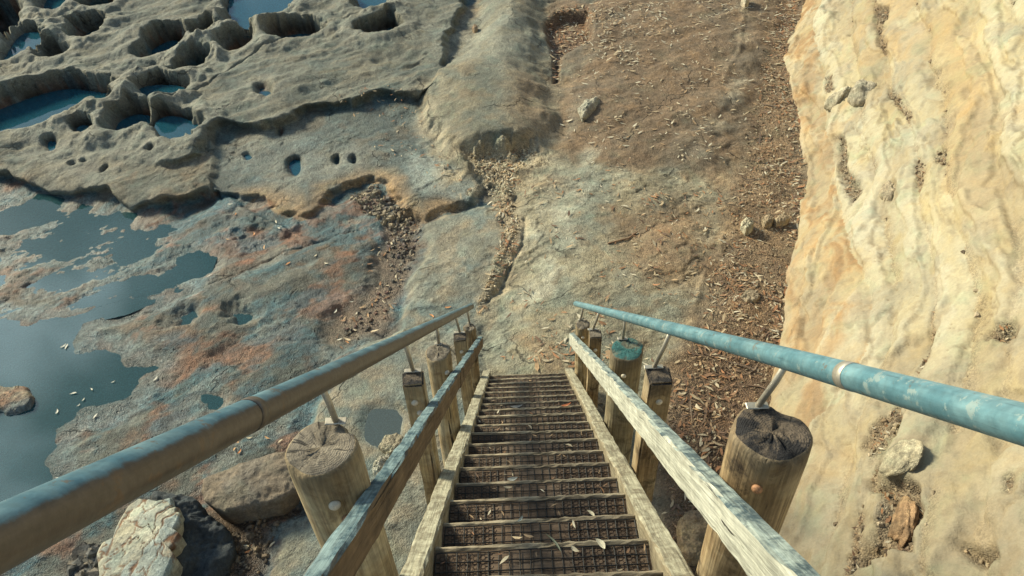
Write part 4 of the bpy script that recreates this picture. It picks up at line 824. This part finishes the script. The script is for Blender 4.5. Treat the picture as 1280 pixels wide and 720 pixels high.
chips('gravel', [(482,290),(500,276),(526,280),(524,312),(512,338),(500,362),(488,352),(484,325)], 300, .030, [(.17,.13,.115),(.20,.18,.15),(.10,.085,.07),(.30,.26,.2)], -.15)
chips('gravel', [(505,360),(470,410),(440,432),(425,420),(450,385),(480,350)], 140, .024, [(.16,.10,.08),(.22,.17,.12),(.1,.085,.07)], -.15)
chips('gravel', [(430,240),(470,230),(500,262),(520,275),(490,285),(450,262)], 500, .04, [(.2,.17,.12),(.28,.23,.16),(.14,.12,.1)], -.1)
chips('gravel', [(580,198),(620,194),(668,188),(672,196),(650,218),(640,240),(650,280),(640,315),(615,365),(600,390),(592,392),(612,340),(628,300),(620,250),(605,225),(590,212)], 1700, .020, [(.46,.38,.26),(.38,.30,.19),(.50,.44,.32),(.28,.21,.13)], .02)
chips('gravel', [(86,712),(103,684),(118,680),(130,693),(133,720),(100,730)], 140, .08, [(.10,.10,.095),(.17,.15,.12),(.07,.065,.06)], -.1)
chips('gravel', [(220,740),(290,660),(380,634),(345,672),(326,730)], 300, .03, [(.10,.08,.06),(.2,.15,.1)], -.1)
chips('gravel', [(1010,0),(990,60),(1000,150),(1008,230),(1003,300),(990,340),(984,450),(935,560),(860,700),(830,640),(815,560),(850,460),(880,380),(905,300),(915,235),(940,120),(965,20)], 3200, .018, [(.33,.26,.17),(.22,.16,.10),(.40,.33,.23),(.16,.11,.07)], .06)

LC_ = np.array([(.50,.39,.24),(.55,.46,.31),(.42,.28,.15),(.36,.19,.09),(.27,.15,.08),(.60,.54,.40),(.40,.27,.15),(.15,.09,.055),(.40,.19,.085)])
def leaf_geo(pts, zz, ln, cols, lift=.006, tiltmax=.35, wide=1.):
    n = len(pts); t = np.array([(-.5,0),(-.2,.5),(-.2,-.5),(.15,.42),(.15,-.42),(.5,0)]); L = ln*np.clip(np.exp(rng.normal(size=n)*.42), .3, 2.0); Wd = wide*L*(.13+.16*rng.random(n)); cu = rng.normal(size=n)*.35
    fold = .25*rng.random(n); x_ = t[None, :, 0]*L[:, None]; y_ = t[None, :, 1]*Wd[:, None]+cu[:, None]*(t[None, :, 0]**2)*L[:, None]
    z_ = np.abs(t[None, :, 1])*Wd[:, None]*fold[:, None]*1.6+(t[None, :, 0]**2)*L[:, None]*(.35*rng.random(n))[:, None]
    ti = rng.normal(size=n)*tiltmax*.5; z_ = z_+x_*np.sin(ti)[:, None]; z_ -= z_.min(1, keepdims=True); a = rng.random(n)*6.28; c, s = np.cos(a)[:, None], np.sin(a)[:, None]
    V = np.stack([x_*c-y_*s+pts[:, 0:1], x_*s+y_*c+pts[:, 1:2], z_+zz[:, None]+lift+.012*rng.random((n, 1))], -1).reshape(-1, 3)
    T = np.array([(0,2,1),(1,2,4),(1,4,3),(3,4,5)]); Fq = (T[None]+np.arange(n)[:, None, None]*6).reshape(-1, 3)
    ci = .85*cols[rng.integers(0, len(cols), n)]*(.7+.5*rng.random((n, 1))); return V, Fq, np.repeat(ci, 6, 0)
def scatter(px, n, lev, ln, clump=.0, cols=LC_, seed=0):
    Pw = W(px, lev); p = in_poly(Pw, n); sd = poly_sd(Pw, p[:, 0], p[:, 1]); p = p[sd+.35*rng.normal(size=n) > .12] if n > 900 else p; n = len(p)
    if clump > 0: k = fbm(p[:, 0], p[:, 1], 1.3, 3, 90+seed)+.25*rng.normal(size=n); p = p[k > np.quantile(k, clump)]
    z_ = terrain(p[:, 0], p[:, 1])[0]; return leaf_geo(p, np.maximum(z_, WATER+.002), ln, cols)
red = LC_[[2,3,4,4,6,7,7,8,0,1]]; pale = LC_[[0,1,5,5,6,2]]
parts = [scatter([(925,480),(985,455),(935,560),(900,700),(840,720),(826,640),(812,560),(838,480),(852,430),(880,400),(985,400),(985,455)], 1700, .06, .068, .38, red),
 scatter([(985,400),(880,400),(884,340),(908,290),(1003,300),(990,340)], 1200, .06, .062, .4, LC_),
 scatter([(908,290),(914,235),(930,180),(945,110),(965,20),(970,-20),(1015,-20),(990,60),(1000,150),(1009,230),(1003,300)], 2700, .06, .062, .4, LC_),
 scatter([(700,170),(700,60),(740,0),(760,-30),(1000,-30),(970,60),(940,150),(905,205),(800,200)], 2700, .14, .066, .5, pale, 1),
 scatter([(745,0),(830,0),(850,40),(790,80),(730,100)], 500, .25, .08, .35, pale, 2),
 scatter([(682,22),(698,12),(735,14),(741,30),(738,50),(715,58),(702,66),(699,95),(692,98),(690,62)], 420, .05, .09, 0, LC_),
 scatter([(640,230),(680,200),(760,196),(860,205),(902,235),(906,290),(882,330),(876,370),(850,420),(820,520),(700,470),(620,450),(604,405)], 800, .1, .062, .6, LC_, 3),
 scatter([(800,240),(902,235),(906,290),(882,330),(876,370),(850,420),(780,330)], 300, .1, .066, .4, LC_, 4),
 scatter([(655,455),(665,440),(700,425),(712,440),(760,440),(770,462),(720,470)], 46, .1, .10, .2, LC_, 5),
 scatter([(640,455),(700,380),(715,400),(760,380),(780,450)], 80, .1, .085, .4, LC_, 6),
 scatter([(600,200),(665,190),(650,215),(640,250),(650,300),(615,370),(600,395),(590,395),(625,300)], 330, .03, .07, .2, LC_, 7),
 scatter([(420,120),(515,112),(555,190),(600,230),(590,250),(500,215),(430,140)], 150, .1, .06, .3, red, 8),
 scatter([(480,285),(530,275),(520,340),(480,410),(420,440),(420,395)], 130, -.12, .06, .3, red, 9)]
dr = scatter([(1000,0),(985,60),(998,150),(1008,230),(1003,300),(988,340),(985,440),(972,470),(965,400),(972,330),(985,300),(988,230),(978,150),(968,60),(985,0)], 900, .06, .07, .1, LC_); parts.append(dr)
tw = in_poly(P_litter, 170); q_ = terrain(tw[:, 0], tw[:, 1])[0]; v_, f_, c_ = leaf_geo(tw, q_, .24, np.array([(.16,.10,.06),(.24,.17,.11),(.11,.075,.05)]), .01, .1, .22); cc0 = np.repeat(np.concatenate([tw, q_[:, None]], 1), 6, 0); parts.append((v_, f_, c_))
def merge(ps):
    o = 0; Vs, Fs, Cs = [], [], []
    for v, f, c in ps: Vs.append(v); Fs.append(f+o); Cs.append(c); o += len(v)
    return np.concatenate(Vs), np.concatenate(Fs), np.concatenate(Cs)
V, Fq, c = merge(parts); me = np_mesh('leaf_litter', V, Fq, False); colattr(me, 'tint', c); tag(link('leaf_litter', me, M['leaf']), kind='stuff'); print('leaves', len(V)//6)
# debris caught on the cliff ledges and in its hollows
sel = rng.integers(0, len(s_), 160000); ok = (rng.random(len(sel)) < np.clip(cm[sel, 2]-.35, 0, 1)) & (t_[sel] < 4) & (t_[sel] > .1) & (s_[sel] > 5.4) & (s_[sel] < 20.5); idx = sel[ok][:5200]
q = Vc[idx]; n1_ = len(idx)*2//3; V, Fq, c = chip_mesh(q[:n1_, :2], q[:n1_, 2], .022, [(.26,.20,.13),(.18,.13,.08),(.35,.28,.19),(.12,.09,.06)]); me = np_mesh('ledge_debris', V, Fq, False); colattr(me, 'tint', c); colattr(me, 'mask', np.tile(np.array([.1, 0, .2]), (len(V), 1))); tag(link('ledge_debris', me, M['stone']), kind='stuff')
V, Fq, c = leaf_geo(q[n1_:, :2], q[n1_:, 2], .05, LC_); me = np_mesh('ledge_leaf_litter', V, Fq, False); colattr(me, 'tint', c); tag(link('ledge_leaf_litter', me, M['leaf']), kind='stuff')

def single_leaf(loc, ln, col, rz, label, group=None, wide=.3):
    n = 9; V = []; Fs = []
    for i in range(n):
        u = i/(n-1); w = wide*ln*.5*math.sin(math.pi*min(1, u*.96+.02))**.8*(1.15-.5*u); xx = (u-.5)*ln; cy = .10*ln*(u-.5)**2*4; up = .05*ln*(u-.5)**2*4
        V += [(xx, cy-w, up+.12*w), (xx, cy, up-.002), (xx, cy+w, up+.16*w)]
    for i in range(n-1):
        for k in (0, 1): Fs.append((i*3+k, (i+1)*3+k, (i+1)*3+k+1, i*3+k+1))
    me = bpy.data.meshes.new('leaf'); me.from_pydata(V, [], Fs); me.update(); colattr(me, 'tint', np.tile(np.array(col), (len(V), 1)))
    o = link('leaf', me, M['leaf'], None, loc); o.rotation_euler = (random.gauss(0, .1), random.gauss(0, .1), rz); tag(o, label, 'leaf', group); return o
def on_tread(px, py):                        # which tread top a sight line meets
    d = ray(px, py)
    for p in reversed(TREADS):
        k = (p.z+.010-CAM[2])/d[2]; q = CAM+d*k
        if p.y-TD-.005 < q[1] < p.y+.02: return Vector(q)
    return Vector(at(px, py, .1))
for px, py, ln, col, rz, lab, wd in ((751,680,.055,(.62,.57,.42),2.2,'broad cream leaf on the second lowest tread in view, largest on the stairs',.5),(718,688,.038,(.58,.52,.38),-.6,'small pale leaf just left of the broad cream leaf on the same tread',.5),
        (739,642,.05,(.60,.54,.38),2.3,'single pointed pale leaf near the right end of its tread',.35),(651,650,.038,(.33,.34,.28),.9,'grey leaf near the middle of a lower tread',.4),
        (693,678,.10,(.12,.14,.10),2.2,'thin dark green twig like leaf on the mesh left of the cream leaf',.1),(641,600,.06,(.42,.42,.36),.3,'pale grey leaf lying near the left end of a tread',.4),
        (708,507,.09,(.45,.15,.06),.3,'red brown leaf on an upper middle tread near the right stringer',.25),(646,509,.11,(.33,.31,.27),.1,'grey curled leaf on an upper middle tread',.25)):
    single_leaf(on_tread(px, py)+Vector((0, 0, .008)), ln, col, rz, lab, None, wd)
def ground_leaf(px, py, ln, col, label, group, wd=.3):
    z0 = 0.
    for _ in range(6): p = at(px, py, z0); z0 = max(gz(p[0], p[1]), WATER+.001)
    return single_leaf((p[0], p[1], z0+.012), ln, col, random.uniform(0, 6.28), label, group, wd)
for px, py in ((80,433),(83,434),(105,500),(99,507),(72,515),(115,487),(92,492),(142,478),(195,474),(119,521),(72,598)):
    ground_leaf(px, py, random.uniform(.05, .09), (.58,.55,.45), 'tiny pale leaf afloat on the large rock pool', 'leaves floating on the large pool')
lv = [(303,553),(300,560),(298,556),(283,572),(284,565),(340,579),(318,549),(238,657)]
for px, py in [(334,548),(350,552),(297,552),(293,562),(300,565),(312,548),(316,684),(311,690),(308,683),(340,681)]:
    ground_leaf(px, py, .07, random.choice([(.55,.22,.07),(.60,.5,.33),(.5,.3,.14)]), 'orange or cream leaf scattered around the boulders', 'leaves around the boulders')
for px, py in [(350,290),(345,278),(295,268),(288,256),(330,310),(318,293),(360,330),(395,320),(408,330),(440,378),(452,385),(446,392),(460,395),(465,382),(470,376),(425,425),(434,428),(540,395),(555,400),(560,385),(545,402),(538,410),(420,390),(285,300),(262,345)]:
    ground_leaf(px, py, random.uniform(.06, .09), random.choice([(.55,.24,.08),(.62,.55,.40),(.5,.3,.14),(.62,.58,.46)]), 'lone small leaf on the bare wet rock', 'lone leaves on the wet rock')
q = []
for p in TREADS:
    for _ in range(9): q.append((XT+random.uniform(-.40, .40), p.y-random.uniform(.02, .15), p.z+.008))
q = np.array(q); V, Fq, c = leaf_geo(q[:, :2], q[:, 2], .026, LC_, .002); me = np_mesh('tread_litter', V, Fq, False); colattr(me, 'tint', c); tag(link('tread_litter', me, M['leaf']), kind='stuff')
# stick
z0 = .14; pts = [at(760, 302, z0), at(775, 298, z0), at(786, 295, z0), at(793, 289, z0), at(797, 286, z0)]; pts = [Vector((p[0], p[1], gz(p[0], p[1])+.014)) for p in pts]; c0 = pts[2].copy()
o = link('stick', tube('stick', [p-c0 for p in pts], .011, 8), plain('bark', (.20,.12,.07), .9, 0, .4, 30), None, c0); tag(o, 'short crooked brown stick lying on the pale rock slab beyond the stairs', 'stick')

# ------------------------------------------------------------------ light
SUN_EL, SUN_AZ = R(30), R(-56)               # azimuth from +Y towards +X; the sun stands to the left
sdir = Vector((math.sin(SUN_AZ)*math.cos(SUN_EL), math.cos(SUN_AZ)*math.cos(SUN_EL), math.sin(SUN_EL)))
ld = bpy.data.lights.new('sun', 'SUN'); ld.energy = 4.6; ld.angle = R(12); ld.color = (1.0, .91, .66); lo = bpy.data.objects.new('sun', ld); COL.objects.link(lo)
lo.rotation_euler = sdir.to_track_quat('Z', 'Y').to_euler()
w = bpy.data.worlds.new('World'); scene.world = w; w.use_nodes = True; nt = w.node_tree; bg = nt.nodes['Background']
sky = nt.nodes.new('ShaderNodeTexSky'); sky.sky_type = 'NISHITA'; sky.sun_disc = False; sky.sun_elevation = SUN_EL; sky.sun_rotation = SUN_AZ; sky.air_density = 1.2; sky.dust_density = 1.5
tc = nt.nodes.new('ShaderNodeTexCoord'); nz = nt.nodes.new('ShaderNodeTexNoise'); nz.inputs['Scale'].default_value = 5.5; nz.inputs['Detail'].default_value = 3.5; nz.inputs['Roughness'].default_value = .45; nt.links.new(tc.outputs['Generated'], nz.inputs['Vector'])
mr = nt.nodes.new('ShaderNodeMapRange'); mr.inputs[1].default_value = .47; mr.inputs[2].default_value = .66; mr.inputs[4].default_value = .2; nt.links.new(nz.outputs['Fac'], mr.inputs[0])
CLD = [ray(50, 440), ray(15, 590)]
last = mr.outputs[0]
for i_, (d_, c0_, c1_) in enumerate(((CLD[0], .9938, 1.000), (CLD[1], .9945, 1.000))):
    d_ = np.array([d_[0], d_[1], -d_[2]]); d_ /= np.linalg.norm(d_)
    nm_ = nt.nodes.new('ShaderNodeVectorMath'); nm_.operation = 'NORMALIZE'; nt.links.new(tc.outputs['Generated'], nm_.inputs[0])
    dt_ = nt.nodes.new('ShaderNodeVectorMath'); dt_.operation = 'DOT_PRODUCT'; nt.links.new(nm_.outputs[0], dt_.inputs[0]); dt_.inputs[1].default_value = tuple(d_)
    nn_ = nt.nodes.new('ShaderNodeMath'); nn_.operation = 'MULTIPLY_ADD'; nt.links.new(nz.outputs['Fac'], nn_.inputs[0]); nn_.inputs[1].default_value = .026; nn_.inputs[2].default_value = -.0135
    ad_ = nt.nodes.new('ShaderNodeMath'); ad_.operation = 'ADD'; nt.links.new(dt_.outputs['Value'], ad_.inputs[0]); nt.links.new(nn_.outputs[0], ad_.inputs[1])
    r_ = nt.nodes.new('ShaderNodeMapRange'); r_.interpolation_type = 'SMOOTHSTEP'; r_.inputs[1].default_value = c0_; r_.inputs[2].default_value = c1_; r_.inputs[4].default_value = .95; nt.links.new(ad_.outputs[0], r_.inputs[0])
    mxx = nt.nodes.new('ShaderNodeMath'); mxx.operation = 'MAXIMUM'; nt.links.new(last, mxx.inputs[0]); nt.links.new(r_.outputs[0], mxx.inputs[1]); last = mxx.outputs[0]
mx = nt.nodes.new('ShaderNodeMix'); mx.data_type = 'RGBA'; nt.links.new(last, mx.inputs[0]); nt.links.new(sky.outputs[0], mx.inputs[6]); mx.inputs[7].default_value = (46, 48, 46, 1)
tm = nt.nodes.new('ShaderNodeMix'); tm.data_type = 'RGBA'; tm.blend_type = 'MULTIPLY'; tm.inputs[0].default_value = 1; nt.links.new(mx.outputs[2], tm.inputs[6]); tm.inputs[7].default_value = (.84, 1.0, 1.10, 1)
nt.links.new(tm.outputs[2], bg.inputs['Color']); bg.inputs['Strength'].default_value = .06
scene.view_settings.view_transform = 'Standard'; scene.view_settings.look = 'None'; scene.view_settings.gamma = 1; scene.view_settings.exposure = .60

# ------------------------------------------------------------------ camera
cd = bpy.data.cameras.new('camera'); cam = bpy.data.objects.new('camera', cd); COL.objects.link(cam)
mat = Matrix(((RT[0], UP[0], -fw[0], CAM[0]), (RT[1], UP[1], -fw[1], CAM[1]), (RT[2], UP[2], -fw[2], CAM[2]), (0, 0, 0, 1))); cam.matrix_world = mat
cd.sensor_width = 36; cd.lens = FPX/1280*36; cd.clip_start = .05; cd.clip_end = 3000; scene.camera = cam
